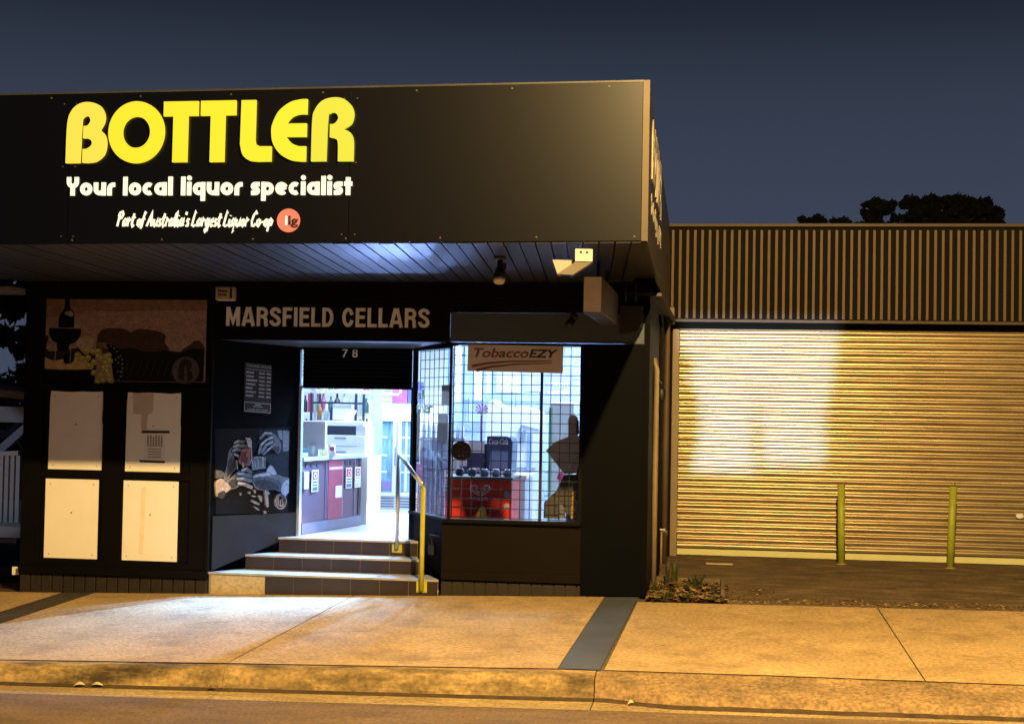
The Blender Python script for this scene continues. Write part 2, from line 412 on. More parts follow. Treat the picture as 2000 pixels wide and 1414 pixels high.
# kerb: flat top, rounded nose, sloping face, then the concrete gutter
m = MB()
def kerb_profile(x):
    zt, zg = gx(EDGE, x)-.006, gx(LIP, x)
    return [(KY-.004, zt), (KY-.10, zt-.004), (KY-.135, zt-.014), (KY-.16, zt-.04), (KY-.185, zg+.045), (KY-.20, zg+.022), (KY-.25, zg+.004), (-4.17, zg+.001)]
cuts = [-14, -9.2, -6.4, -3.57, -.885]
def rnd(s): return (random.random()-.5)*s
for a, b in zip(cuts, cuts[1:]):
    n = max(2, int((b-a)/.12)); rows = []
    for i in range(n+1):
        x = a+(b-a)*i/n + (.002 if i == 0 else -.002 if i == n else 0)
        rows.append([m.b.verts.new((x, y+(rnd(.014) if 1 <= k <= 4 else 0), z+(rnd(.010) if 1 <= k <= 4 else 0))) for k, (y, z) in enumerate(kerb_profile(x))])
    for i in range(n):
        for k in range(7):
            f = m.b.faces.new((rows[i][k], rows[i][k+1], rows[i+1][k+1], rows[i+1][k])); f.smooth = k != 4; f.material_index = 1 if k == 5 else 2 if k == 6 else 0
GUTM = mat("gutter_concrete", (.34, .26, .14), .9, var=.4, scale=6, stain=((.12, .085, .05), 3, .5, .75), bump=.8, bscale=60, stretch=(.3, 1, 1), grain=(36, .35))
DIRT = mat("gutter_dirt", (.05, .034, .018), .95, var=.5, scale=9)
struct(m.build("kerb", [KERBM, DIRT, GUTM]))
# vehicle crossing: the kerb drops away and a sloping apron reaches the gutter
m = MB(); rows = []
for i in range(60):
    x = -.88+i*.1 if i < 50 else 4.05+(i-50)*1.1
    t = min(1, max(0, (x+.88)/.62)); t = t*t*(3-2*t)
    kp = kerb_profile(x); zt, zg = gx(EDGE, x)-.006, gx(LIP, x)
    lay = [(KY-.004, zt), (KY-.04, zt-.006), (KY-.07, zt-.022), (KY-.2, zt-.05), (KY-.36, zt-.088), (KY-.40, zg+.03), (KY-.45, zg+.008), (-4.17, zg+.001)]
    rows.append([m.b.verts.new((x, kp[k][0]*(1-t)+lay[k][0]*t+(rnd(.006) if 0 < k < 6 else 0), kp[k][1]*(1-t)+lay[k][1]*t+(rnd(.006) if 0 < k < 6 else 0))) for k in range(8)])
for i in range(59):
    for k in range(7):
        f = m.b.faces.new((rows[i][k], rows[i][k+1], rows[i+1][k+1], rows[i+1][k])); f.smooth = k != 4; f.material_index = 1 if k == 5 else 2 if k == 6 else 0
struct(m.build("driveway_crossing", [LAYB, DIRT, GUTM]))
# dark driveway between the footpath and the roller door
m = MB()
for a, b in zip([-.73, 0, 1, 2, 3, 5, 8, 14], [0, 1, 2, 3, 5, 8, 14]+[14]):
    if a == b: continue
    for ya, yb in ((-.32, 1), (1, 2.5), (2.5, 4.3)):
        f = lambda x, y: gz(x, -.3)*(1-max(0, min(1, (y+.32)/4.6)))+.035*max(0, min(1, (y+.32)/4.6))-.004
        m.face([(a, ya, f(a, ya)), (b, ya, f(b, ya)), (b, yb, f(b, yb)), (a, yb, f(a, yb))])
m.face([(-.73, 4.3, .031), (-14, 12, -.3), (-14, 12.1, -.3), (-.73, 4.4, .03)])
struct(m.build("driveway", APRON))
m = MB(); m.face([(-14, -.012, -.262), (-7.0, -.012, -.150), (-7.0, 9, -.05), (-14, 9, -.1)]); struct(m.build("yard_path", STRIPB))

# ================================================================== liquor shop
SH = thing("liquor_shop", (-4, 0, 0), "black painted corner shop with a deep awning and lit doorway up three steps", "shop")
XL, XR = -7.0, -.73
def sl(s, z, d=0):                                   # left splay wall of the entry; s metres along it, d out of it
    t = Vector((.63, .87)).normalized(); n = Vector((t.y, -t.x)); return (-5.03+t.x*s+n.x*d, t.y*s+n.y*d, z)
SLEN = math.hypot(.63, .87)
def sr(s, z, d=0):                                   # right splay window; s from the street corner inwards
    t = Vector((-.53, .87)).normalized(); n = Vector((-t.y, t.x)); n = -n if n.y > 0 else n; return (-2.655+t.x*s+n.x*d, t.y*s+n.y*d, z)
SRLEN = math.hypot(.53, .87)
# walls
m = MB()
m.box(-7.0, -5.03, .0, .12, .10, 3.0)                      # wall of the left bay
m.box(-5.03, -2.66, .0, .12, 2.412, 3.0)                   # sign band over the entry
m.box(-2.66, XR, .0, .12, 2.702, 3.0)
m.box(-7.0, XR, -.05, -.003, 2.80, 2.997)                  # beam under the soffit
m.box(XR-.12, XR, .12, 9, -.3, 4.0)                        # right flank wall
m.box(-7.0, -6.88, .12, 9, -.3, 4.0)                       # left flank wall
m.box(-6.88, -.85, 8.9, 9, -.3, 4.0)
m.build("wall", BLACK, SH)
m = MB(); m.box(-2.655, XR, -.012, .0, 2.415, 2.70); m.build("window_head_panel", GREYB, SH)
m = MB(); m.box(-1.352, XR, -.03, .1, .03, 2.412); m.box(-.775, XR+.004, -.045, -.031, .03, 2.8, 0); m.build("pillar", CHAR, SH)
# left bay timber framing
m = MB()
m.box(-7.0, -6.80, -.03, -.002, .13, 2.80); m.box(-5.24, -5.075, -.03, -.002, .13, 1.95); m.box(-5.075, -5.03, -.045, -.002, .10, 2.80, bev=.006)
m.box(-6.80, -5.24, -.03, -.002, 1.89, 1.953); m.box(-6.80, -5.24, -.03, -.002, 1.01, 1.075); m.box(-6.80, -5.24, -.03, -.002, .13, .19)
m.box(-6.155, -5.945, -.03, -.002, .19, 1.01); m.box(-6.155, -5.945, -.03, -.002, 1.075, 1.89)
m.box(-7.0, -5.03, -.06, -.002, .05, .13, bev=.008)
m.build("bay_frame", BLACK, SH)
# soldier brick plinth
m = MB()
def plinth(x0, x1, z1, y=-.02):
    n = round((x1-x0)/.112)
    for i in range(n):
        a = x0+(x1-x0)*i/n; b = x0+(x1-x0)*(i+1)/n
        m.box(a+.005, b-.005, y-rnd(.006), .1, min(gx(BASE, a), gx(BASE, b))-.06, z1+rnd(.008), bev=.005)
plinth(-7.0, -5.05, .045); m.build("brick_plinth", BRICK, SH); m = MB(); plinth(-2.71, XR, .105, .0)
m.build("brick_plinth", BRICK, SH)
m = MB(); m.box(-7.0, -5.05, .003, .1, -.25, .05); m.build("plinth_mortar", mat("dark_mortar", (.05, .042, .035), .9), SH); m = MB(); m.box(-2.7, XR, .02, .1, -.2, .11); m.build("plinth_mortar", mat("dark_mortar", (.09, .075, .06), .9), SH)
# under-window panel, sill and trim
m = MB(); m.box(-2.70, -1.352, -.012, .1, .125, .695); m.box(-2.70, -1.352, -.035, -.012, .125, .20, bev=.005); m.build("under_window_panel", mat("brown_black_panel", (.0060, .0043, .0036), .6, var=.15, spec=.1), SH)
# entry: splay walls, ceiling, door surround
m = MB(); m.prism([(0, .12), (SLEN, .42), (SLEN, 2.40), (0, 2.412)], lambda u, v, d: sl(u, v, d), -.08, 0); m.build("entry_wall", CHAR, SH)
m = MB()
m.prism([(0, .10), (SRLEN, .35), (SRLEN, .70), (0, .70)], lambda u, v, d: sr(u, v, d), -.08, 0); m.build("entry_wall", CHAR, SH); m = MB()
m.prism([(0, 2.38), (SRLEN, 2.38), (SRLEN, 2.405), (0, 2.412)], lambda u, v, d: sr(u, v, d), -.08, 0)
m.build("window_head", CHAR, SH)
m = MB(); m.prism([(0.02, .13), (SLEN-.01, .44), (SLEN-.01, .665), (0.02, .665)], lambda u, v, d: sl(u, v, d), .002, .012); m.build("kick_panel", mat("slate_kick_panel", (.006, .007, .010), .55), SH)
m = MB(); m.prism([(-5.03, 0.001), (-2.655, 0.001), (-3.18, .87), (-4.40, .87)], lambda u, v, d: (u, v, 2.414-.04*v+d), 0, .05); m.build("entry_ceiling", mat("entry_ceiling_paint", (.05, .053, .06), .5), SH)
m = MB(); m.box(-4.62, -4.405, .872, .95, .30, 3.0); m.box(-3.185, -3.165, .872, .95, .30, 3.0); m.box(-4.405, -3.175, .90, .95, 2.36, 3.0); m.build("door_surround", BLACK, SH)
m = MB(); m.box(-4.405, -4.372, .85, .93, .42, 1.98, bev=.004); m.build("door_frame", ALU, SH)
m = MB(); m.box(-3.215, -3.175, .86, .93, .42, 1.98, bev=.004); m.build("door_frame", BLACK, SH)
m = MB()
nz = 9
for i in range(nz):
    z0 = 1.985+i*.042; m.prism([(z0, 0), (z0+.008, .012), (z0+.03, .016), (z0+.042, .004), (z0+.042, -.01), (z0, -.01)], lambda u, v, d: (d, .895-v, u), -4.372, -3.215)
m.box(-4.372, -3.215, .87, .91, 1.955, 1.985, bev=.005)
m.build("roller_shutter", CHAR, SH)
# steps
def step(name, x0, x1, y0, y1, z0, z1, bare=None, xb0=None, xb1=None):
    s = MB(); xb0 = x0 if xb0 is None else xb0; xb1 = x1 if xb1 is None else xb1
    s.prism([(x0, y0), (x1, y0), (xb1, y1), (xb0, y1)], lambda u, v, d: (u, v, d), z0-.2, z1-.022)
    o = s.build(name, GROUT, SH)
    s = MB(); s.prism([(x0-.006, y0-.016), (x1+.006, y0-.016), (xb1, y1), (xb0, y1)], lambda u, v, d: (u, v, d), z1-.02, z1); s.build("tread", TREAD, o)
    n = round((x1-x0)/.285); s = MB()
    for i in range(n):
        a = x0+(x1-x0)*i/n+.003; b = x0+(x1-x0)*(i+1)/n-.003
        if bare and i in bare: continue
        s.box(a, b, y0-.011, y0-.001, max(z0, gx(BASE, a))-.02, z1-.024, bev=.002)
    s.build("riser_tiles", TILE, o)
    if bare:
        s = MB(); a = x0+.02; b = x0+(x1-x0)*2/n-.006; s.box(a, b, y0-.006, y0-.001, gx(BASE, a)-.02, z1-.03); s.build("bare_mortar_patch", MORTAR, o)
        s = MB(); s.prism([(x1-.03, .0), (x1-.005, -.02), (x1+.008, .012), (x1-.012, .05), (x1-.03, .085), (x1-.055, .06), (x1-.05, .02)], FM, .012-.0+.02, .034); s.build("broken_tile_edge", mat("pale_chipped_mortar", (.55, .5, .42), .9), o)
    return o
step("step", -5.02, -2.725, -.03, .35, -.3, .122, bare=(0, 1), xb0=-4.79, xb1=-2.9)
step("step", -4.775, -2.995, .35, .68, .0, .268, xb0=-4.55, xb1=-3.08)
step("step", -4.53, -3.075, .68, .95, .1, .42, xb0=-4.40, xb1=-3.175)
# display windows
W = MB()
W.box(-2.655, -2.632, -.02, .03, .70, 2.412); W.box(-1.385, -1.352, -.02, .03, .70, 2.412); W.box(-2.632, -1.385, -.02, .03, 2.385, 2.412); W.box(-2.70, -1.352, -.06, .03, .672, .712, bev=.006)
W = W.build("window", BLACK, SH)
m = MB(); m.box(-1.768, -1.742, -.015, .02, .712, 2.385); m.build("mullion", DARKP, W)
m = MB(); m.face([(-2.632, .003, .712), (-1.768, .003, .712), (-1.768, .003, 2.385), (-2.632, .003, 2.385)]); m.build("pane", GLASS, W)
m = MB(); m.face([(-1.742, .003, .712), (-1.385, .003, .712), (-1.385, .003, 2.385), (-1.742, .003, 2.385)]); m.build("pane", GLASS, W)
W2 = MB(); b2 = lambda a, b, z0, z1, d0=-.03, d1=.02: W2.prism([(a, z0), (b, z0), (b, z1), (a, z1)], lambda u, v, d: sr(u, v, d), d0, d1)
b2(SRLEN-.03, SRLEN, .7, 2.38); b2(.0, SRLEN, .69, .715, -.03, .04); b2(.03, SRLEN-.03, 2.355, 2.38)
W2 = W2.build("window", BLACK, SH)
m = MB(); m.face([sr(.012, .715, -.003), sr(SRLEN-.03, .715, -.003), sr(SRLEN-.03, 2.355, -.003), sr(.012, 2.355, -.003)]); m.build("pane", GLASS, W2)
# interior shell
m = MB(); m.box(-9.5, -.85, .96, 7.5, .30, .42); m.prism([(-2.66, .13), (-.87, .13), (-.87, .955), (-3.16, .955)], lambda u, v, d: (u, v, d), .30, .415); m.build("shop_floor", FLOORI, SH)
m = MB(); m.box(-6.87, -6.75, .96, 7.4, .42, 3.0); m.box(-6.75, -3.4, 7.0, 7.1, .42, 3.0); m.box(-.98, -.86, .13, 6, .42, 3.0); m.build("shop_inner_wall", WALLI, SH)
m = MB()
for i in range(9):
    for j in range(9):
        m.box(-3.5+i*.3, -3.5+i*.3+.292, 4.3, 4.38, .42+j*.29, .42+j*.29+.282, bev=.003)
m.box(-3.5, -.87, 4.33, 4.45, .42, 3.0)
m.build("shop_back_wall", BLUEW, SH)
m = MB(); m.box(-6.88, -.86, .13, 8.8, 3.0, 3.06); m.build("shop_ceiling", WALLI, SH)
for tx, ty, pw in TUBES:
    m = MB(); m.box(tx-.1, tx+.1, ty-.62, ty+.62, 2.945, 2.99); m.build("light_batten", WHITEP, SH)
# awning: fascia of five sheets, corner trim, soffit boards, side fascia
zt = lambda x: 4.139+(x+5.63)*.0085
zb = lambda x: 2.976+(x+5.6)*.0084
FX = [-9.2, -7.2, -5.043, -2.823, -.632]
AW = MB()
for a, b in zip(FX, FX[1:]):
    AW.prism([(a+.002, zb(a)), (b-.002, zb(b)), (b-.002, zt(b)), (a+.002, zt(a))], lambda u, v, d: (u, -3.4-d, v), -.012, 0)
AW = AW.build("fascia", FASC, SH)
m = MB()
for x in FX[1:-1]:
    for z in (zb(x)+.06, zb(x)+.6, zt(x)-.08):
        for dx in (-.05, .05): m.disc(x+dx, z, .006, .006, lambda u, v, d: (u, -3.4-d, v), 0, .006, n=8)
for i in range(12): m.disc(-8.8+i*.72, zt(-8.8+i*.72)-.03, .008, .008, lambda u, v, d: (u, -3.4-d, v), 0, .006, n=8)
for i in range(12): m.disc(-8.6+i*.72, zb(-8.6+i*.72)+.03, .008, .008, lambda u, v, d: (u, -3.4-d, v), 0, .006, n=8)
m.build("screw", mat("dull_screw", (.035, .034, .033), .5), AW)
m = MB(); m.prism([(-.63, zb(-.6)-.004), (-.585, zb(-.6)-.004), (-.585, zt(-.6)+.012), (-.63, zt(-.6)+.012)], lambda u, v, d: (u, -3.4-d, v), -.02, .006); m.box(-.591, -.583, -3.4, -3.36, zb(-.6)-.004, zt(-.6)+.012); m.build("corner_trim", mat("bronze_trim", (.05, .036, .022), .5, .1, var=.15), AW)
m = MB(); m.prism([(-9.2, zt(-9.2)), (-.63, zt(-.63)), (-.63, zt(-.63)+.014), (-9.2, zt(-9.2)+.014)], lambda u, v, d: (u, -3.4-d, v), -.05, .004); m.build("top_flashing", mat("dark_flashing", (.03, .03, .033), .4), AW)
SXA, SXB = -.588, -.70
sidef = lambda u, v, d: (SXA+(SXB-SXA)*(u+3.4)/7.4+d, u, v)
m = MB(); m.prism([(-3.36, 3.015), (3.98, 2.86), (3.98, 3.97), (-3.36, 4.18)], sidef, -.02, 0); m.build("side_fascia", mat("side_fascia_sheet", (.035, .034, .034), .38, var=.2), SH)
SO = MB(); x = -9.2; w_ = .118; i = 0
while x < -.62:
    zz = 2.992+rnd(.005)
    f = lambda xx, y: (xx-.07*(y+3.36)/3.36*1.0, y, zz+(xx+3)*.004)
    a, b = x+.005+abs(rnd(.004)), x+w_-.005
    SO.prism([(a, -3.385), (b, -3.385), (b-.30, -.05), (a-.30, -.05)], lambda u, v, d: (u, v, zz+(u+3)*.004+d), 0, .02)
    x += w_; i += 1
SO = SO.build("soffit", SOFF, SH)
m = MB(); m.prism([(-9.2, -3.38), (-.62, -3.38), (-.62, 0), (-9.2, 0)], lambda u, v, d: (u, v, 3.03+(u+3)*.004+d), 0, .03); m.build("awning_deck", DARKP, SH)
m = MB(); m.prism([(-9.2, -3.37), (-.62, -3.37), (-.74, 9), (-9.2, 9)], lambda u, v, d: (u, v, 3.95-.02*v+d), 0, .04); m.build("roof", DARKP, SH)
m = MB(); m.box(-.98, -.62, -.06, 3.98, 2.87, 2.9); m.build("side_soffit", DARKP, SH)

# ------------------------------------------------------------------ illuminated fascia sign
FS = lambda u, v, d=0: (u, -3.4-d, v)
SG = thing("fascia_sign", (-3.93, -3.41, 3.1), "big lit yellow shop name sign with white tagline across the black awning front", "sign")
YEL = mat("lit_yellow_face", (.1, .08, .01), .4, var=0, emit=(.92, .74, .028), es=1.0)
YELW = mat("lit_warm_yellow_face", (.1, .08, .01), .4, var=0, emit=(.96, .70, .075), es=1.0)
YELG = mat("lit_green_yellow_face", (.1, .08, .01), .4, var=0, emit=(.60, .66, .05), es=1.0)
YELM = mat("lit_lime_yellow_face", (.1, .08, .01), .4, var=0, emit=(.80, .74, .03), es=1.0)
CREAM = mat("lit_cream_face", (.1, .1, .09), .4, var=0, emit=(1.0, .90, .66), es=1.15)
kx = (5.061-2.792)/(1921-358.); kz = (4.081-3.603)/(492-158.)
bx_ = lambda x: -5.061+(x-358)*kx
bz_ = lambda x, y: 3.603+(492+ (x-1921)*-.005 - y)*kz
LET = {
 'B': [(358, 500, 1), (362, 290), (385, 215), (430, 178), (485, 171), (540, 190), (568, 235), (568, 280), (546, 322, 1), (574, 352), (583, 400), (570, 455), (530, 490), (490, 498), (451, 498, 1), (451, 424, 1), (476, 421), (500, 402), (498, 378), (474, 366), (452, 366, 1), (453, 300, 1), (476, 296), (491, 272), (483, 250), (468, 245), (450, 256), (442, 285), (437, 499, 1)],
 'T': [(895, 171, 1), (1083, 169, 1), (1083, 247, 1), (1028, 247, 1), (1027, 494, 1), (948, 495, 1), (949, 248, 1), (895, 249, 1)],
 'T2': [(1098, 168, 1), (1288, 166, 1), (1288, 244, 1), (1230, 245, 1), (1229, 493, 1), (1152, 494, 1), (1153, 246, 1), (1098, 247, 1)],
 'L': [(1318, 166, 1), (1396, 165, 1), (1395, 375, 1), (1400, 398), (1422, 411, 1), (1484, 411, 1), (1484, 491, 1), (1410, 492, 1), (1365, 485), (1330, 455), (1315, 400, 1)],
 'E': [(1672, 162, 1), (1640, 163), (1580, 178), (1520, 225), (1488, 290), (1482, 335), (1492, 395), (1530, 450), (1585, 482), (1640, 491), (1669, 491, 1), (1669, 411, 1), (1630, 410), (1590, 393), (1562, 361, 1), (1670, 361, 1), (1670, 290, 1), (1563, 291, 1), (1592, 258), (1630, 243), (1671, 242, 1)],
 'R': [(1698, 491, 1), (1700, 280), (1712, 220), (1750, 172), (1808, 154), (1865, 162), (1908, 200), (1921, 248), (1908, 295), (1868, 322, 1), (1904, 340), (1921, 385), (1922, 490, 1), (1841, 490, 1), (1839, 395), (1826, 372), (1795, 364, 1), (1795, 295, 1), (1820, 291), (1838, 265), (1830, 242), (1812, 233), (1795, 240), (1783, 265), (1778, 490, 1)]}
for k, mt in (('B', YELW), ('T', YEL), ('T2', YEL), ('L', YELM), ('E', YELM), ('R', YELG)):
    m = MB(); m.prism([(bx_(x), bz_(x, y)) for x, y in smooth_poly(LET[k])], FS, .004, .03); m.build("letter", mt, SG)
m = MB(); m.ring(bx_(746), bz_(746, 334), (154*kx, 166*kz), (77*kx, 84*kz), FS, .004, .03, n=64); m.build("letter", YEL, SG)
# tagline in round bar-and-circle letters: strokes on a unit x-height
ST = .33
def circ(cx=.5): return [arc(cx, .5, .32, 0, 350, 24)+[(cx+.32, .5)]]
GL = {'o': (1., [arc(.5, .5, .32, 0, 360, 28)]), 'l': (.36, [[(.18, 0), (.18, 1.42)]]), 'i': (.36, [[(.18, 0), (.18, 1.02)], ("dot", .18, 1.31, .185)]),
 'u': (1., [[(.18, 1), (.18, .5)]+arc(.5, .5, .32, 180, 360, 14)[1:]+[(.82, .55)], [(.82, 1), (.82, 0)]]),
 'r': (.62, [[(.18, 0), (.18, .5)]+arc(.5, .5, .32, 180, 90, 8)[1:]+[(.62, .82)]]),
 'c': (.84, [arc(.5, .5, .32, 55, 305, 22)]), 'a': (1., [arc(.5, .5, .32, 0, 360, 28), [(.82, 1), (.82, 0)]]),
 'q': (1., [arc(.5, .5, .32, 0, 360, 28), [(.82, 1), (.82, -.42)]]), 'p': (1., [arc(.5, .5, .32, 0, 360, 28), [(.18, 1), (.18, -.42)]]),
 's': (.72, [[(.70, .83), (.36, .83)]+arc(.34, .67, .155, 95, 265, 8)+[(.40, .5)]+arc(.40, .335, .155, 85, -85, 8)+[(.04, .17)]]),
 'e': (.95, [arc(.5, .5, .32, 20, 318, 24), [(.2, .44), (.84, .62)]]), 't': (.62, [[(.3, 0), (.3, 1.32)], [(0, .84), (.62, .84)]]),
 'Y': (1., [[(.18, 1.42), (.18, 1.05)]+arc(.5, 1.05, .32, 180, 360, 14)[1:]+[(.82, 1.42)], [(.5, .8), (.5, 0)]])}
def stroke_text(body, u0, u1, v0, xh, glyphs, st, mp, mt, parent, name, gap=.07, space=.5, shear=0., thick=.02):
    tot = 0
    for ch in body: tot += space if ch == ' ' else glyphs[ch][0]+gap
    k = (u1-u0)/(tot-gap); x = 0
    for word in body.split(' '):
        m = MB(); n = 0
        for ch in word:
            wd, strokes = glyphs[ch]
            for sI in strokes:
                n += 1
                if sI[0] == "dot":
                    m.disc(u0+(x+sI[1])*k, v0+sI[2]*xh, sI[3]*k, sI[3]*xh, mp, .003, thick+n*.0004); continue
                closed = len(sI) > 10 and math.dist(sI[0], sI[-1]) < 1e-6
                pts = sI[:-1] if closed else sI
                m.ribbon([(u0+(x+p[0]+shear*p[1])*k, v0+p[1]*xh) for p in pts], st*xh, mp, .003, thick+n*.0004, closed=closed)
            x += wd+gap
        x += space
        m.build(name, mt, parent)
stroke_text("Your local liquor specialist", -5.054, -2.798, 3.354, .101, GL, ST, FS, CREAM, SG, "tagline_word", gap=.13, space=.55, thick=.014)
# hand-lettered line under the tagline
def J(*p): return [tuple(p[i:i+2]) for i in range(0, len(p), 2)]
HW = {'P': (1.0, [J(.15, 0, .3, 1.9), J(.1, 1.3, .25, 1.8, .7, 1.95, .95, 1.6, .7, 1.1, .25, .95)]), 'a': (.85, [J(.8, .85, .45, 1, .12, .6, .2, .1, .5, .1, .78, .6, .82, .95, .72, .3, .95, .08)]),
 'r': (.6, [J(.1, 0, .2, 1, .3, .75, .6, .95)]), 't': (.65, [J(.35, 1.7, .2, .3, .4, 0, .65, .2), J(.02, 1.1, .7, 1.2)]), 'o': (.75, [J(.5, .95, .15, .75, .15, .2, .45, .02, .72, .4, .6, .85, .4, .92)]),
 'f': (.65, [J(.7, 1.75, .45, 1.85, .3, 1.2, .2, 0, .05, -.3), J(.02, .9, .65, 1.0)]), 'A': (1.1, [J(.0, 0, .35, 1, .65, 1.9, .75, .9, .9, 0), J(.15, .6, .95, .75)]),
 'u': (.85, [J(.1, .95, .08, .2, .35, .02, .65, .4, .75, .95, .68, .2, .9, .05)]), 's': (.6, [J(.6, .9, .3, .95, .2, .65, .45, .4, .4, .08, .05, .05)]), 'l': (.45, [J(.15, .3, .4, 1.4, .4, 1.85, .2, 1.6, .1, .2, .3, .02, .5, .2)]),
 'i': (.4, [J(.15, .95, .1, .15, .3, .02, .45, .2), J(.2, 1.35, .22, 1.45)]), "'": (.3, [J(.2, 1.9, .15, 1.5)]), 'L': (.85, [J(.5, 1.7, .35, 1.9, .2, 1.0, .12, .15, .4, .02, .85, .2)]),
 'g': (.8, [J(.75, .85, .4, 1, .12, .6, .25, .15, .55, .2, .75, .9, .6, -.5, .3, -.7, .15, -.45, .8, .1)]), 'e': (.7, [J(.12, .45, .55, .6, .5, .95, .2, .8, .12, .3, .4, .02, .7, .2)]),
 'q': (.85, [J(.75, .85, .4, 1, .12, .6, .25, .1, .55, .2, .75, .95, .62, -.65, .75, -.5)]), 'C': (.95, [J(.9, 1.6, .65, 1.9, .3, 1.5, .12, .7, .3, .08, .65, .05, .95, .4)]), '-': (.5, [J(.05, .55, .5, .6)]),
 'p': (.8, [J(.15, .95, .1, -.65), J(.12, .6, .4, .98, .72, .75, .6, .2, .2, .12)])}
stroke_text("Part of Australia's Largest Liquor Co-op", -4.645, -3.415, 3.118, .058, HW, .24, FS, CREAM, SG, "script_word", gap=.10, space=.42, shear=.25, thick=.01)
m = MB(); m.disc(-3.285, 3.163, .089, .089, FS, .003, .012, n=36); EM = m.build("round_emblem", mat("lit_coral_face", (.1, .03, .02), .4, var=0, emit=(.95, .20, .12), es=1.), SG)
m = MB(); text(m, "i", -3.309, -3.291, 3.127, 3.197, FS, .013, .02, off=.03); m.build("emblem_letter", CREAM, EM)
m = MB(); text(m, "lg", -3.283, -3.207, 3.107, 3.197, FS, .013, .02, off=.03); m.build("emblem_letter", INK, EM)
# the same name on the side of the awning, unlit
SD = thing("side_sign", (-.62, -1.8, 3.4), "pale unlit lettering along the right hand side of the awning", "sign")
PL = mat("pale_side_vinyl", (.26, .24, .21), .5, var=.05)
for k in ('B', 'T', 'T2', 'L', 'E', 'R'):
    m = MB(); m.prism([(-2.75+(x-358)/1563*2.5, 3.58+(492-y)/334*.50-.012*((x-358)/1563*2.5)) for x, y in smooth_poly(LET[k])], sidef, .002, .012); m.build("letter", PL, SD)
m = MB(); m.ring(-2.75+(746-358)/1563*2.5, 3.58+(492-334)/334*.5, (154/1563*2.5, 166/334*.5), (77/1563*2.5, 84/334*.5), sidef, .002, .012); m.build("letter", PL, SD)
stroke_text("Your local liquor specialist", -2.75, -.25, 3.30, .11, GL, ST, sidef, PL, SD, "tagline_word", thick=.006)

# ------------------------------------------------------------------ name letters over the entry, house number, hours board
NS = thing("name_sign", (-3.88, -.01, 2.55), "pale grey capital letters spelling the cellars name above the entry steps", "sign")
CB_ = {'M': (.74, [J(.1, 0, .1, 1), J(.64, 0, .64, 1), J(.12, .97, .37, .2, .62, .97)]), 'A': (.68, [J(.08, 0, .30, .99), J(.60, 0, .38, .99), J(.18, .27, .50, .27)]),
 'R': (.60, [J(.1, 0, .1, 1), [(.1, .91), (.32, .91)]+arc(.32, .71, .18, 85, -85, 8, .20)+[(.1, .51)], [(.30, .5), (.42, .46), (.48, .36), (.49, .12), (.52, 0)]]),
 'S': (.58, [[(.49, .70), (.48, .80)]+arc(.29, .74, .19, 40, 180, 8, .17)+[(.14, .63), (.30, .53), (.44, .42)]+arc(.29, .27, .20, 10, -140, 8, .18)+[(.09, .22), (.09, .31)]]),
 'F': (.50, [J(.1, 0, .1, 1), J(.1, .91, .49, .91), J(.1, .51, .44, .51)]), 'I': (.2, [J(.1, 0, .1, 1)]), 'E': (.52, [J(.1, 0, .1, 1), J(.1, .91, .50, .91), J(.1, .52, .47, .52), J(.1, .09, .51, .09)]),
 'L': (.48, [J(.1, 0, .1, 1), J(.1, .09, .48, .09)]), 'D': (.60, [J(.1, 0, .1, 1), [(.1, .91), (.26, .91)]+arc(.26, .5, .24, 80, -80, 12, .41)+[(.1, .09)]]),
 'C': (.60, [[(.51, .64)]+arc(.31, .5, .21, 48, 312, 18, .41)+[(.51, .36)]])}
kw = 2.069/sum(.34 if c == ' ' else CB_[c][0]+.085 for c in "MARSFIELD CELLARS"); ux = -4.915
for c in "MARSFIELD CELLARS":
    if c == ' ': ux += .34*kw; continue
    m = MB()
    for n_, st_ in enumerate(CB_[c][1]): m.ribbon([(ux+a*kw, 2.548+b*.188) for a, b in st_], .19*.17, FM, .004, .020+n_*.0006)
    m.build("letter", PALE, NS); ux += (CB_[c][0]+.085)*kw
HN = thing("house_number", (-3.88, .88, 2.28), "white house number 78 above the shop doorway", "number")
HM = lambda u, v, d=0: (u, .877-d, v)
for ch, a, b in (("7", -3.955, -3.895), ("8", -3.85, -3.79)):
    m = MB(); text(m, ch, a, b, 2.282, 2.366, HM, .002, .008, off=.004); m.build("digit", PAPER, HN)
HB = thing("trading_hours_board", sl(.52, 1.70), "black trading hours board with white rows on the left entry wall", "sign")
HP = lambda u, v, d=0: sl(.365+u*.335, 1.70+v*.50-.018*u, d)
m = MB(); m.prism([(0, 0), (1, 0), (1, 1), (0, 1)], HP, .002, .008); m.build("board", INK, HB)
m = MB(); text(m, "TRADING HOURS", .06, .97, .915, .975, HP, .009, .011, off=.02); m.build("heading", mat("green_grey_ink", (.22, .27, .2), .6), HB)
HT = mat("white_ink", (.55, .57, .62), .6)
m = MB(); m.prism([(.06, .865), (.97, .865), (.97, .873), (.06, .873)], HP, .009, .011); m.build("rule", HT, HB)
for i, (dn, wd) in enumerate((("MONDAY", .30), ("TUESDAY", .30), ("WEDNESDAY", .42), ("THURSDAY", .36), ("FRIDAY", .26), ("SATURDAY", .38), ("SUNDAY", .29))):
    m = MB(); z = .785-i*.0785
    text(m, dn, .05, .05+wd, z, z+.042, HP, .009, .011, off=.03); m.build("day_name", HT, HB); m = MB(); text(m, "10AM - 9PM" if i < 6 else "10AM - 8PM", .53, .97, z, z+.042, HP, .009, .011, off=.03)
    m.build("opening_time", HT, HB)
m = MB(); m.ribbon(J(0.02, .02, .98, .02, .98, .20, .02, .20), .012, HP, .009, .011, closed=True); m.build("frame_line", HT, HB)
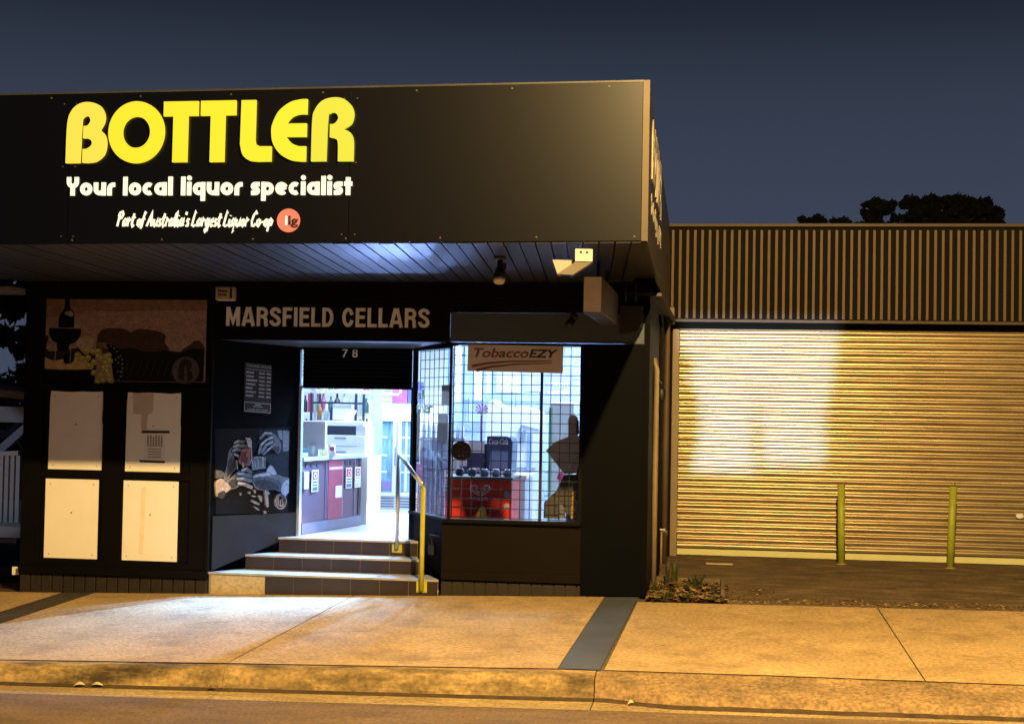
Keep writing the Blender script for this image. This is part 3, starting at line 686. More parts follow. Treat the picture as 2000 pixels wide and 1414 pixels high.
m = MB(); text(m, "OPEN", .40, .62, .15, .175, HP, .009, .011, off=.02); text(m, "PUBLIC HOLIDAYS", .33, .69, .115, .135, HP, .009, .011); text(m, "HOURS MAY VARY", .12, .88, .05, .075, HP, .009, .011); m.build("fine_print", HT, HB)

# ------------------------------------------------------------------ vineyard mural
MU = thing("vineyard_mural", (-6.03, -.01, 1.96), "dim printed mural of wine, grapes and a vineyard above the boarded windows", "mural")
mx = lambda x: -6.957+(x/5.405+50-63)*.005385
mz = lambda x, y: 2.807-(y/5.405+570-583)*.00507+(x/5.405-13)*.000033
MP = lambda x, y, d=0: (mx(x), -.008-d, mz(x, y))
def pm(nm, col, rough=.6): return mat("print_"+nm, col, .75, var=.30, scale=14, grain=(60, .25), spec=.08)
lay = [0]
def art(parent, name, mt, polys, mp, k=None):
    m = MB(); lay[0] += 1; d = .0004*lay[0]
    for p in polys:
        if len(p) == 5 and p[0] == 'o': m.disc(p[1], p[2], p[3], p[4], mp, -.002, d+rnd(.0003), n=18)
        elif p[0] == 'f':            # a finger: round-ended bar
            q_ = p[2]; m.ribbon(q_, p[1], mp, -.002, d); [m.disc(a_, b_, p[1]/2, p[1]/2, mp, -.002, d+.00006*(k_+1), n=12) for k_, (a_, b_) in enumerate(q_)]
        elif p[0] == 'l': m.ribbon(p[2], p[1], mp, -.002, d+rnd(.0003))
        else: m.prism(smooth_poly(p, 4), mp, -.002, d+rnd(.0003))
    return m.build(name, mt, parent)
def rect(x0, y0, x1, y1): return [(x0, y0, 1), (x1, y0, 1), (x1, y1, 1), (x0, y1, 1)]
art(MU, "printed_sheet", pm("dusk_sky", (.31, .215, .19)), [rect(118, 68, 1918, 960)], MP)
art(MU, "printed_cloud", pm("brown_cloud", (.22, .135, .10)), [[(118, 70, 1), (1914, 70, 1), (1914, 205, 1), (1400, 200), (1000, 215), (700, 205), (560, 240), (118, 300, 1)]], MP)
art(MU, "printed_hill", pm("left_foliage", (.030, .022, .017)), [[(100, 340, 1), (170, 480), (260, 480), (270, 640), (700, 600), (780, 800, 1), (760, 990, 1), (80, 960, 1)]], MP)
art(MU, "printed_trees", pm("tree_shade", (.058, .037, .031)), [[(775, 560, 1), (790, 450), (850, 400), (960, 390), (1060, 400), (1130, 435, 1), (1200, 400), (1320, 405), (1440, 430), (1495, 470), (1490, 540), (1530, 600), (1540, 660, 1), (760, 660, 1)], [(1660, 640, 1), (1690, 600), (1760, 560), (1800, 520), (1860, 530), (1905, 600, 1), (1905, 660, 1)]], MP)
art(MU, "printed_field", pm("vineyard_dark", (.011, .009, .008)), [[(960, 620, 1), (1150, 600), (1280, 640), (1500, 625), (1650, 640), (1780, 600), (1905, 620, 1), (1900, 955, 1), (960, 955, 1)]], MP)
art(MU, "printed_vine_rows", pm("vine_rows", (.055, .048, .04)), [('l', 5, [(1190-i*2+i*72, 730), (1130+i*72, 900)]) for i in range(-1, 10) if 1130+i*72 < 1880], MP)
art(MU, "printed_table", pm("table_top", (.50, .36, .20)), [[(75, 680, 1), (200, 690), (330, 740), (560, 700), (740, 790), (730, 830, 1), (400, 835), (72, 815, 1)]], MP)
art(MU, "printed_plate", pm("plate_shadow", (.004, .004, .004)), [[(72, 832, 1), (400, 848), (740, 835, 1), (760, 990, 1), (90, 960, 1)], [(430, 690), (490, 660), (540, 700), (520, 760), (440, 770)], ('o', 180, 715, 50, 20)], MP)
art(MU, "printed_cheese", pm("cheese", (.42, .35, .27)), [[(560, 540), (640, 480), (720, 500), (740, 570), (690, 660), (620, 640)]], MP)
art(MU, "printed_bottle", pm("bottle_dark", (.004, .004, .004)), [[(430, 75, 1), (478, 75, 1), (482, 170), (525, 240), (528, 400, 1), (365, 400, 1), (368, 270), (418, 190)]], MP)
art(MU, "printed_bottle_shine", pm("bottle_shine", (.36, .31, .25)), [[(430, 225), (490, 205), (520, 250), (500, 268), (440, 245)], [(540, 285, 1), (600, 290, 1), (600, 385, 1), (535, 395, 1)], ('l', 5, [(270, 385), (600, 395)]), ('l', 7, [(345, 560), (335, 760)]), ('l', 7, [(500, 560), (500, 750)])], MP)
art(MU, "printed_wine_glass", pm("red_wine", (.005, .003, .003)), [[(266, 392, 1), (605, 398, 1), (600, 470), (540, 545), (440, 570), (330, 545), (272, 470)], [(350, 560, 1), (490, 560, 1), (470, 640, 1), (360, 640, 1)]], MP)
art(MU, "printed_leaf", pm("vine_leaf", (.15, .15, .06)), [[(770, 560), (840, 540), (930, 560), (900, 600), (820, 600)]], MP)
gr = [(580, 680), (630, 720), (690, 710), (570, 760), (705, 790), (760, 750), (800, 690), (830, 720), (880, 700), (910, 680), (925, 740), (880, 760), (740, 640), (800, 640), (860, 820), (905, 800), (760, 865), (835, 885), (915, 890), (855, 950), (930, 950), (795, 965), (665, 640), (900, 850)]
art(MU, "printed_dark_grapes", pm("dark_grapes", (.004, .004, .006)), [[(880, 560), (980, 590), (1050, 670), (1070, 780), (1050, 900), (1020, 960), (960, 900), (930, 700)]], MP)
art(MU, "printed_grape_glints", pm("grape_glint", (.22, .21, .24)), [('o', x, y, 12, 8) for x, y in ((885, 600), (930, 580), (960, 605), (990, 640), (1035, 685), (1010, 700), (980, 725), (1050, 725), (1010, 760), (1050, 770), (1055, 815), (1010, 850), (1045, 855), (1040, 905), (1018, 945))], MP)
art(MU, "printed_green_grapes", pm("green_grapes", (.36, .33, .10)), [('o', x+rnd(8), y+rnd(8), 33+rnd(6), 33+rnd(6)) for x, y in gr], MP)
art(MU, "printed_grape_shine", pm("grape_shine", (.62, .60, .30)), [('o', x-8+rnd(8), y-10+rnd(8), 11, 10) for x, y in gr], MP)
art(MU, "printed_badge", pm("badge_grey", (.085, .075, .068)), [('o', 1715, 835, 142, 146)], MP)
art(MU, "printed_badge_letter", pm("badge_dark", (.025, .022, .02)), [[(1640, 930, 1), (1645, 790), (1675, 730), (1720, 715), (1770, 740), (1778, 800), (1750, 825, 1), (1785, 860), (1785, 920), (1740, 950, 1), (1735, 950, 1), (1730, 860, 1), (1718, 790, 1), (1705, 790, 1), (1700, 940, 1)]], MP)
# ------------------------------------------------------------------ four white boards over the bay windows
lab = ["plain white board over the upper left bay window", "white board with a taped notice over the upper right bay window", "sunlit looking plain white board over the lower left bay window", "white board with a faint brown drip over the lower right bay window"]
lab[2] = "brightly lit plain white board over the lower left bay window"
boards = []
for (x0, x1, z0, z1), lb in zip([(-6.735, -6.17, 1.092, 1.877), (-5.925, -5.358, 1.088, 1.875), (-6.755, -6.196, .206, .996), (-5.935, -5.365, .206, .998)], lab):
    B = thing("window_board", ((x0+x1)/2, -.006, z0), lb, "board", "white boards over the bay windows"); boards.append(B)
    m = MB(); jag = [(x0, z0), (x1, z0)]
    if z1 > 1.5: jag += [(x1, z0+.45), (x1-.008+rnd(.01), z0+.5), (x1-.003, z0+.62), (x1-.006, z1)] + [(x1-(x1-x0)*t, z1-.006+rnd(.010)) for t in (.2, .4, .6, .8)] + [(x0+.012, z1), (x0+.004, z1-.1)]
    else: jag += [(x1, z1), (x0, z1)]
    m.prism(jag, FM, .0, .008); m.build("board", WHITE, B)
    m = MB()
    for u, v in ((x0+.05, z0+.04), (x1-.05, z0+.04), (x0+.05, z1-.05), (x1-.05, z1-.05)): m.disc(u, v, .006, .006, FM, .008, .011, n=8)
    m.disc((x0+x1)/2, (z0+z1)/2+.06, .009, .009, FM, .008, .011, n=8); m.build("screw", mat("rusty_screw", (.25, .16, .08), .7), B)
m = MB(); m.prism([(-5.86, 1.868), (-5.645, 1.865), (-5.645, 1.69), (-5.67, 1.665), (-5.70, 1.655), (-5.71, 1.50), (-5.765, 1.50), (-5.77, 1.655), (-5.855, 1.665)], FM, .0082, .0088); m.build("water_stain", mat("stain_brown", (.60, .50, .43), .8, var=.1), boards[1])
m = MB(); m.prism([(-5.76, .27), (-5.715, .27), (-5.70, .94), (-5.745, .94)], FM, .0082, .0087); m.build("water_stain", mat("stain_tan", (.82, .73, .58), .8, var=.1), boards[3])
NO = thing("paper_notice", (-5.62, -.01, 1.19), "white printed notice held by two strips of black tape", "notice")
m = MB(); m.prism([(-5.735, 1.205), (-5.51, 1.205), (-5.505, 1.475), (-5.735, 1.475)], FM, .009, .0105); m.build("sheet", PAPER, NO)
m = MB(); m.ribbon([(-5.76, 1.482), (-5.47, 1.486)], .022, FM, .0107, .013); m.build("tape", INK, NO)
m = MB(); m.ribbon([(-5.775, 1.192), (-5.51, 1.188)], .02, FM, .0107, .013); m.build("tape", INK, NO)
m = MB()
for i in range(4): m.prism([(-5.69, 1.23+i*.026), (-5.55, 1.23+i*.026), (-5.55, 1.242+i*.026), (-5.69, 1.242+i*.026)], FM, .0107, .0115)
[m.prism([(-5.70+k*.028, 1.34+rnd(.01)), (-5.68+k*.028, 1.335), (-5.682+k*.028, 1.44+rnd(.02)), (-5.70+k*.028, 1.45+rnd(.02))], FM, .0107, .0115) for k in range(6)]; m.build("print", mat("grey_print", (.35, .32, .29), .8), NO)
# ------------------------------------------------------------------ drinks mural on the splay wall
DM = thing("drinks_mural", sl(.45, .66), "monochrome printed mural of hands clinking glasses beside the doorway", "mural")
def DP(x, y, d=0):
    t = (y-40)/1330.; u = (x-(118-53*t))/(1255-118.+45*t); v = (y-(40+35*u))/(1325-40*u)
    return sl(.035+u*.915, 1.535-v*.855-.012*u+ (.0), .003+d)
lay[0] = 0
def dm(n, c): return mat("mural_"+n, c, .6, var=.35, scale=16, dist=1.0, grain=(45, .25), spec=.15)
SK, SK2, SK3 = dm("skin_mid", (.17, .17, .185)), dm("skin_light", (.44, .45, .49)), dm("skin_dark", (.055, .055, .062))
art(DM, "printed_sheet", dm("dark_room", (.0045, .005, .0065)), [rect(100, 50, 1250, 1360)], DP)
art(DM, "printed_sleeve", dm("denim", (.022, .026, .036)), [[(780, 70, 1), (1255, 85, 1), (1250, 820, 1), (1100, 800), (1020, 720), (930, 600), (880, 480), (1000, 440), (1080, 400), (780, 300)]], DP)
art(DM, "printed_shirt", dm("shirt_grey", (.20, .21, .24)), [[(1060, 85, 1), (1130, 85, 1), (1145, 230), (1100, 220), (1070, 150)], [(1145, 90, 1), (1250, 95, 1), (1245, 400, 1), (1160, 410), (1150, 250)]], DP)
OUTL = dm("finger_gap", (.010, .011, .013))
def hand(base, fingers, light=None):
    art(DM, "printed_hand", SK, [base], DP)
    art(DM, "printed_hand_shade", SK3, [light] if light else [('o', base[0][0], base[0][1], 6, 6)], DP)
    for w_, q_ in fingers:
        art(DM, "printed_finger_shadow", OUTL, [('f', w_+16, q_)], DP)
        art(DM, "printed_finger", SK, [('f', w_, q_)], DP)
        art(DM, "printed_knuckle", SK2, [('f', w_*.45, [(x-4, y-w_*.16) for x, y in q_[:-1]])], DP)
hand([(300, 430), (340, 350), (400, 290), (440, 330), (400, 420), (385, 520), (415, 660), (350, 740), (300, 820), (220, 860), (230, 780), (270, 640)],
     [(46, J(400, 275, 455, 248, 530, 252)), (50, J(385, 335, 455, 312, 580, 328)), (44, J(372, 395, 430, 372, 482, 388)), (40, J(392, 450, 440, 470, 468, 492))], [(300, 560), (360, 480), (400, 640), (330, 740), (270, 780)])
hand([(930, 130), (1000, 140), (1060, 200), (1110, 290), (1113, 380), (1070, 440), (980, 370), (930, 310), (900, 230)],
     [(46, J(960, 135, 860, 130, 790, 195)), (42, J(980, 195, 880, 235, 800, 310, 765, 430)), (44, J(975, 265, 875, 315, 815, 420)), (36, J(970, 335, 890, 400, 835, 450))], [(1020, 330), (1090, 350), (1070, 430), (1000, 380)])
art(DM, "printed_beer", dm("amber_beer", (.26, .09, .055)), [[(500, 370, 1), (640, 350, 1), (615, 620, 1), (520, 640, 1), (440, 560, 1), (470, 470, 1)]], DP)
art(DM, "printed_beer", dm("dark_beer", (.11, .03, .03)), [[(500, 420, 1), (570, 400, 1), (560, 500, 1), (600, 490, 1), (570, 600, 1), (530, 590, 1), (460, 540, 1)]], DP)
art(DM, "printed_foam", dm("foam", (.40, .39, .39)), [[(550, 190, 1), (630, 200, 1), (640, 350, 1), (600, 340), (580, 270)], ('l', 10, [(415, 540), (430, 680)]), ('l', 14, [(510, 570), (515, 660)]), ('l', 9, [(640, 230), (650, 520), (610, 620)])], DP)
art(DM, "printed_glass", dm("glass_grey", (.13, .135, .15)), [[(640, 560, 1), (680, 500), (760, 485), (870, 500, 1), (865, 660, 1), (800, 670), (650, 690, 1)]], DP)
art(DM, "printed_glass_shine", dm("glass_shine", (.40, .41, .44)), [('l', 10, [(660, 570), (670, 670)]), ('l', 14, [(690, 560), (710, 660)]), ('l', 9, [(740, 510), (750, 650)]), ('l', 16, [(820, 500), (825, 640)]), ('l', 9, [(650, 690), (760, 665), (865, 665)]), ('l', 6, [(680, 500), (760, 488), (860, 500)])], DP)
art(DM, "printed_stout", dm("stout", (.012, .011, .012)), [[(650, 705, 1), (760, 680), (865, 680, 1), (830, 720), (740, 740), (660, 770, 1)]], DP)
art(DM, "printed_hand", SK, [[(650, 800), (740, 750), (880, 720), (900, 650), (950, 620), (1010, 680), (1050, 760), (1150, 800), (1243, 822, 1), (1243, 1060, 1), (1110, 1040), (1000, 1000), (820, 1010), (700, 960)]], DP)
art(DM, "printed_hand_shade", dm("skin_dim", (.10, .10, .112)), [[(670, 830), (800, 800), (1000, 830), (1110, 900), (1110, 1020), (1000, 995), (820, 1005), (720, 960)]], DP)
art(DM, "printed_hand_shade", SK3, [[(690, 880), (820, 850), (1000, 890), (1090, 980), (1000, 992), (820, 1000), (730, 960)]], DP)
art(DM, "printed_hand_light", SK2, [[(880, 730), (905, 655), (950, 628), (1000, 685), (1040, 760), (960, 760)], [(660, 800), (740, 762), (880, 745), (960, 775), (860, 785), (740, 800)], [(1120, 1030), (1150, 900), (1243, 840, 1), (1243, 1040, 1), (1180, 1110)]], DP)
hand([(240, 870), (330, 800), (430, 710), (500, 700), (470, 800), (450, 930), (340, 980), (280, 960)],
     [(52, J(500, 700, 565, 672, 628, 730)), (56, J(430, 750, 520, 755, 628, 782)), (56, J(425, 825, 520, 826, 625, 856)), (54, J(440, 895, 530, 908, 632, 958))], [(270, 900), (340, 830), (420, 850), (410, 940), (320, 965)])
art(DM, "printed_sleeve", dm("cuff", (.12, .12, .135)), [[(95, 680, 1), (180, 700), (230, 750), (190, 790), (90, 810, 1)]], DP)
art(DM, "printed_sleeve", dm("lit_cuff", (.46, .38, .31)), [[(85, 870), (170, 810), (230, 860), (290, 920), (310, 970), (240, 1030), (190, 1000), (100, 1090), (85, 980)]], DP)
art(DM, "printed_sleeve", SK3, [[(120, 1040), (210, 1000), (230, 1060), (180, 1120), (120, 1090)]], DP)
art(DM, "printed_chain", dm("chain_shine", (.15, .155, .17)), [[(670, 1000), (700, 1000), (700, 1050), (680, 1040)], [(640, 1080), (700, 1090), (690, 1110), (650, 1100)], [(840, 1020), (890, 1010), (930, 1070), (900, 1080), (910, 1250), (870, 1250), (850, 1100)], [(640, 1150), (760, 1210), (740, 1230), (650, 1190)], [(660, 1240), (760, 1300), (730, 1310)], [(740, 1090), (800, 1100), (800, 1190), (760, 1140)], ('o', 465, 1060, 13, 22), ('o', 855, 1345, 22, 22), ('o', 605, 1040, 18, 22)], DP)
m = MB(); m.ring(1105, 1185, (92, 120), (80, 105), DP, .0, .030, n=36); m.build("printed_badge", dm("badge", (.20, .20, .22)), DM)
art(DM, "printed_badge_letter", dm("badge_letter", (.17, .17, .19)), [('l', 18, [(1062, 1250), (1062, 1130), (1085, 1100), (1130, 1100), (1148, 1140), (1128, 1170), (1150, 1210), (1138, 1255), (1100, 1258), (1103, 1150)])], DP)
# ------------------------------------------------------------------ fittings under the awning
AB = thing("alarm_box", (-4.9, -.05, 2.78), "small cream alarm box with two lines of print above the pale letters", "alarm box")
m = MB(); m.box(-4.985, -4.80, -.15, -.051, 2.79, 2.925, bev=.012); m.build("case", mat("cream_plastic", (.46, .40, .32), .5), AB)
AF = lambda u, v, d=0: (u, -.151-d, v)
m = MB(); text(m, "Home", -4.955, -4.86, 2.868, 2.898, AF, 0, .003, off=.04); text(m, "Security", -4.955, -4.865, 2.83, 2.858, AF, 0, .003, off=.04); m.build("print", INK, AB)
m = MB(); m.box(-4.835, -4.812, -.1535, -.150, 2.81, 2.91); m.build("strobe_slot", INK, AB)
SP = thing("soffit_spotlight", (-1.82, -2.4, 3.0), "black adjustable spotlight hanging from the soffit boards", "spotlight")
m = MB(); m.lathe([(.05, 0), (.05, -.02), (.025, -.03)], (-1.82, -2.4, 3.0)); m.tube([(-1.82, -2.4, 2.97), (-1.82, -2.4, 2.86)], .022); m.box(-1.80, -1.77, -2.42, -2.38, 2.89, 2.95); m.build("bracket", DARKP, SP)
m = MB(); m.tube([(-1.822, -2.38, 2.90), (-1.818, -2.44, 2.815)], [.038, .052], 16); m.build("head", DARKP, SP)
m = MB(); m.tube([(-1.818, -2.441, 2.8145), (-1.816, -2.452, 2.79)], [.052, .043], 16); m.build("lens", mat("frosted_lens", (.5, .5, .5), .3), SP)
SC = thing("small_spotlight", (-1.46, -.05, 2.70), "small black twin-ball spotlight under the beam above the display window", "spotlight")
m = MB(); m.lathe([(.02, .05), (.034, .02), (.036, -.01), (.02, -.04)], (-1.445, -.12, 2.66)); m.tube([(-1.44, -.05, 2.70), (-1.445, -.12, 2.67)], .012); m.build("mount", INK, SC)
m = MB(); m.tube([(-1.455, -.12, 2.645), (-1.485, -.16, 2.585), (-1.492, -.17, 2.565)], [.03, .043, .034], 14); m.build("head", INK, SC)
BK = thing("soffit_bracket", (-1.15, -3.1, 2.95), "dented pale metal bracket with two holes hanging at the soffit end", "bracket")
BP = lambda u, v, d=0: (u+.012, -3.34-d, v-.012)
m = MB(); m.prism([(-1.129, 2.884), (-1.001, 2.880), (-1.001, 2.972), (-1.129, 2.975)], BP, 0, .006); m.build("face_plate", mat("pale_bracket", (.40, .42, .46), .5, 0), BK)
m = MB(); m.prism([(-1.125, 2.882), (-1.003, 2.878), (-1.145, 2.784), (-1.265, 2.788)], BP, -.10, -.004); m.build("gusset", mat("tan_bracket", (.11, .10, .09), .5, 0), BK)
m = MB(); m.prism([(-1.311, 2.905), (-1.12, 2.90), (-1.258, 2.79), (-1.268, 2.788)], BP, -.2, -.11); m.build("channel", mat("dull_bracket", (.30, .29, .28), .5, 0), BK)
m = MB(); m.disc(-1.087, 2.950, .010, .010, BP, .006, .008, n=10); m.disc(-1.042, 2.948, .010, .010, BP, .006, .008, n=10); m.build("hole", INK, BK)
LB = thing("lightbox_sign", (-1.05, -1.9, 2.55), "long dark box sign hung under the awning end, seen from its pale end", "sign")
m = MB(); m.box(-1.142, -.994, -2.4, -.55, 2.556, 2.843, bev=.006); m.build("body", mat("dark_sign_face", (.05, .042, .032), .4, var=.4, scale=4), LB)
m = MB(); m.box(-1.138, -.998, -2.406, -2.401, 2.56, 2.839); m.build("end_cap", mat("pale_grey_end", (.80, .80, .78), .6, var=.1), LB)
m = MB(); m.tube([(-1.05, -2.1, 2.82), (-1.05, -2.1, 2.99)], .014); m.tube([(-1.05, -1.2, 2.82), (-1.05, -1.2, 2.99)], .014); m.build("hanger", DARKP, LB)
SHDW = thing("wall_speaker", (-.95, -.2, 2.5), "black box on a bracket high on the pillar under the awning", "speaker")  # black block stands in for the shadow of the hanging box sign
m = MB(); m.prism([(-1.0, 2.5), (-.83, 2.53), (-.79, 2.58), (-.79, 2.76), (-1.0, 2.76)], FM, .06, .26); m.build("case", INK, SHDW)
m = MB(); m.tube([(-.95, -.16, 2.75), (-.95, -.16, 2.99)], .012); m.tube([(-.86, -.16, 2.75), (-.86, -.16, 2.99)], .012); m.build("bracket", DARKP, SHDW)
# ------------------------------------------------------------------ handrail
HR = thing("handrail", (-3.05, .3, .1), "bent steel handrail with yellow lower post beside the entry steps", "handrail")
Pa, Pb = Vector((-2.88, -.075, 0)), Vector((-3.285, .635, 0))
path = [(Pa.x, Pa.y, .99), (Pa.x, Pa.y, 1.01)]
m = MB(); m.tube([(Pa.x, Pa.y, .02), (Pa.x, Pa.y, .5), (Pa.x, Pa.y, 1.0), (Pa.x-.012, Pa.y+.02, 1.03)], .023, 14); m.build("post", YELLOW, HR)
m = MB(); m.tube([(Pa.x-.008, Pa.y+.014, 1.022), (Pb.x+.03, Pb.y-.05, 1.285), (Pb.x+.008, Pb.y-.012, 1.298), (Pb.x, Pb.y, 1.27)], .021, 14); m.build("rail", STEEL, HR)
m = MB(); m.tube([(Pb.x, Pb.y, 1.275), (Pb.x, Pb.y, .34)], .021, 14); m.build("post", STEEL, HR)
for P_, z0, z1 in ((Pa, -.005, .10), (Pb, .30, .385)):
    m = MB(); m.box(P_.x-.055, P_.x+.05, P_.y+.024, P_.y+.032, z0, z1, bev=.003); m.build("base_plate", YELLOW, HR)
    m = MB()
    for dx in (-.035, .03): m.disc(P_.x+dx, z0+.02, .008, .008, lambda u, v, d: (u, P_.y+.024-d, v), 0, .006, n=8)
    m.build("bolt", ALU, HR)
PK = thing("padlock_loop", sr(.35, .45), "black padlock and hasp on the panel beside the handrail", "padlock")
m = MB(); m.tube([sr(.42, .52, .02), sr(.15, .525, .02)], .008); m.tube([sr(.40, .52, .03), sr(.42, .42, .03), sr(.36, .36, .03), sr(.32, .42, .03), sr(.36, .52, .03)], .007); m.build("hasp", INK, PK)
m = MB(); m.prism([(.31, .33), (.40, .33), (.40, .42), (.31, .42)], sr, .015, .045); m.build("lock_body", INK, PK)

# ------------------------------------------------------------------ things on and behind the display window
GR = thing("window_grille", (-2.0, .07, .71), "dark welded wire security grille inside the display window", "grille")
m = MB()
nx = 13
for i in range(nx+1): m.tube([(-2.625+i*1.235/nx, .065, .712), (-2.625+i*1.235/nx, .065, 2.385)], .0042, 6)
nz = 18
for j in range(nz+1): m.tube([(-2.632, .06, .72+j*1.66/nz), (-1.385, .06, .72+j*1.66/nz)], .0042, 6)
m.build("wire_panel", mat("dark_wire", (.05, .06, .085), .5, .3), GR)
m = MB()
for i in range(8): m.tube([sr(.03+i*.135, .715, -.05), sr(.03+i*.135, 2.36, -.05)], .0042, 6)
for j in range(nz+1): m.tube([sr(.0, .72+j*1.63/nz, -.055), sr(SRLEN-.03, .72+j*1.63/nz, -.055)], .0042, 6)
m.build("wire_panel", MATS["dark_wire"], GR)
TB = thing("window_banner", (-2.02, -.01, 2.13), "tan tobacco banner with brown and black italic name across the display window top", "banner")
m = MB(); FMt = FM; FM = lambda u, v, d=0: (u, -.02-d, v); m.prism([(-2.482, 2.135), (-1.553, 2.125), (-1.55, 2.385), (-2.478, 2.393)], FM, .003, .005); m.build("sheet", translucent("tan_banner", (.66, .54, .40), .3), TB)
m = MB(); text(m, "Tobacco", -2.42, -1.885, 2.268, 2.358, FM, .006, .0072, off=.022, shear=.25); m.build("lettering", mat("brown_ink", (.20, .085, .045), .7), TB)
m = MB(); text(m, "EZY", -1.885, -1.60, 2.272, 2.350, FM, .006, .0072, off=.03, shear=.25); m.build("lettering", INK, TB)
m = MB(); m.prism([(-2.44, 2.195), (-2.3, 2.222), (-2.05, 2.243), (-1.66, 2.246), (-1.66, 2.236), (-2.05, 2.226), (-2.3, 2.200), (-2.435, 2.168)], FM, .006, .0072); m.prism([(-2.40, 2.155), (-2.25, 2.19), (-2.0, 2.215), (-1.66, 2.226), (-1.66, 2.218), (-2.0, 2.200), (-2.25, 2.168), (-2.39, 2.125)], FM, .006, .0072); m.build("swoosh", MATS["brown_ink"], TB); FM = FMt
DS = thing("round_sticker", (-2.52, -.003, 1.27), "round black sticker with fine print on the left of the display window", "sticker")
m = MB(); m.disc(-2.53, 1.364, .098, .093, FM, .001, .003, n=36); m.build("disc", INK, DS)
m = MB(); text(m, "shop here", -2.59, -2.475, 1.347, 1.363, FM, .0035, .005); m.disc(-2.55, 1.317, .012, .009, FM, .0035, .005, n=10); m.disc(-2.51, 1.317, .009, .009, FM, .0035, .005, n=10); m.build("print", mat("dim_print", (.15, .14, .15), .6), DS)
# ice cream freezer
IF = thing("ice_cream_freezer", (-2.45, .8, .42), "red ice cream chest freezer with white heart emblem behind the display window", "freezer")
fx0, fx1, fy = -2.80, -2.115, .62
FF = lambda u, v, d=0: (u, fy-d, v)
m = MB(); m.box(fx0, fx1, fy, 1.25, .47, 1.06, bev=.015); m.build("cabinet", DRED, IF)
m = MB(); m.box(fx0-.01, fx1+.01, fy-.015, 1.26, 1.0605, 1.09, bev=.008); m.build("lid_frame", mat("dark_lid", (.05, .05, .06), .4), IF)
hx, hz = -2.435, .955
def heart(r0, w_, mt):
    mm = MB()
    for sgn in (1, -1):
        P = [(0, -.62), (.35, -.45), (.75, -.12), (.98, .22), (.9, .55), (.62, .68), (.3, .55), (.08, .25)]
        P = smooth_poly([(p[0], p[1]) for p in P], 4)[:-8]
        mm.ribbon([(hx+sgn*p[0]*r0+sgn*.004, hz+p[1]*r0*.8) for p in P], w_, FF, .001, .006+.0005*sgn)
    mm.build("emblem_stroke", mt, IF)
WIF = mat("pale_freezer_print", (.62, .55, .58), .5)
heart(.092, .017, WIF); heart(.045, .013, WIF)
m = MB(); text(m, "STREETS", hx-.075, hx+.075, .855, .885, FF, .001, .006, off=.02); m.build("lettering", WIF, IF)
m = MB(); m.prism(smooth_poly([(-2.50, .47, 1), (-2.49, .62), (-2.46, .74), (-2.42, .80), (-2.38, .76), (-2.35, .62), (-2.33, .47, 1)]), FF, .001, .006); m.build("ice_cream_print", mat("yellow_print", (.62, .45, .04), .5), IF)
m = MB()
for v in (.92, .80, .66): m.disc(fx1-.05, v, .03, .035, FF, .001, .006, n=14)
m.build("picture_tile", mat("pink_print", (.55, .35, .5), .5), IF)
# packets on the freezer lid
for i, (px, py, cc, nm) in enumerate(((-2.68, .8, (.10, .12, .25), "navy"), (-2.55, .78, (.16, .15, .3), "violet"), (-2.42, .76, (.4, .5, .75), "pale blue"), (-2.30, .75, (.5, .55, .8), "lilac"), (-2.18, .75, (.35, .42, .6), "steel blue"))):
    m = MB(); m.lathe([(.03, 0), (.045, .015), (.05, .045), (.03, .075)], (px, py, 1.091), 10); tag(m.build("snack_tub", mat("tub_"+nm.replace(' ', '_'), cc, .4)), nm+" tub standing on the red freezer lid", "tub", "tubs on the freezer lid")
# bench with the two drinks machines and the tall white fridge
BN = thing("machine_bench", (-2.5, 1.9, .42), "plain white bench carrying the two drinks machines", "bench")
m = MB(); m.box(-2.98, -2.1, 1.62, 2.3, 1.03, 1.07, bev=.005); m.build("bench_top", WHITEP, BN)
m = MB(); m.box(-2.95, -2.12, 1.66, 2.28, .42, 1.029); m.build("cabinet", mat("pale_blue_panel", (.55, .65, .8), .5), BN)
NVY = mat("navy_plastic", (.055, .075, .15), .4)
D1 = thing("drinks_machine", (-2.4, 1.8, 1.07), "navy drinks machine with white script name and rounded top", "drinks machine")
D1F = lambda u, v, d=0: (u, 1.68-d, v)
m = MB(); m.prism([(-2.545, 1.071), (-2.275, 1.071), (-2.265, 1.42), (-2.29, 1.465), (-2.33, 1.48), (-2.545, 1.48)], D1F, -.4, 0); m.build("case", NVY, D1)
m = MB(); text(m, "Coca-Cola", -2.525, -2.315, 1.395, 1.455, D1F, .001, .006, off=.012, shear=.35); m.build("lettering", PAPER, D1)
m = MB(); m.prism([(-2.515, 1.13), (-2.315, 1.13), (-2.315, 1.33), (-2.50, 1.33)], D1F, .001, .01); m.build("front_panel", mat("grey_blue_panel", (.25, .33, .5), .4), D1)
m = MB(); m.prism([(-2.53, 1.085), (-2.30, 1.085), (-2.30, 1.115), (-2.53, 1.115)], D1F, .001, .03); m.build("drip_tray", WHITEP, D1)
D2 = thing("slush_machine", (-2.7, 1.8, 1.07), "low navy dispenser with white menu panel left of the scripted machine", "drinks machine")
m = MB(); m.box(-2.86, -2.56, 1.70, 2.05, 1.071, 1.40, bev=.015); m.build("case", NVY, D2)
m = MB(); m.box(-2.75, -2.575, 1.69, 1.699, 1.30, 1.43, bev=.003); m.build("menu_panel", PAPER, D2)
m = MB(); m.box(-2.72, -2.62, 1.69, 1.699, 1.10, 1.14); m.build("tray_label", PAPER, D2)
m = MB(); m.box(-2.83, -2.76, 1.66, 1.70, 1.15, 1.35, bev=.01); m.build("tap_block", WHITEP, D2)
TW = thing("paper_roll", (-2.86, 1.62, 1.07), "white paper roll on the bench by the low dispenser", "paper roll")
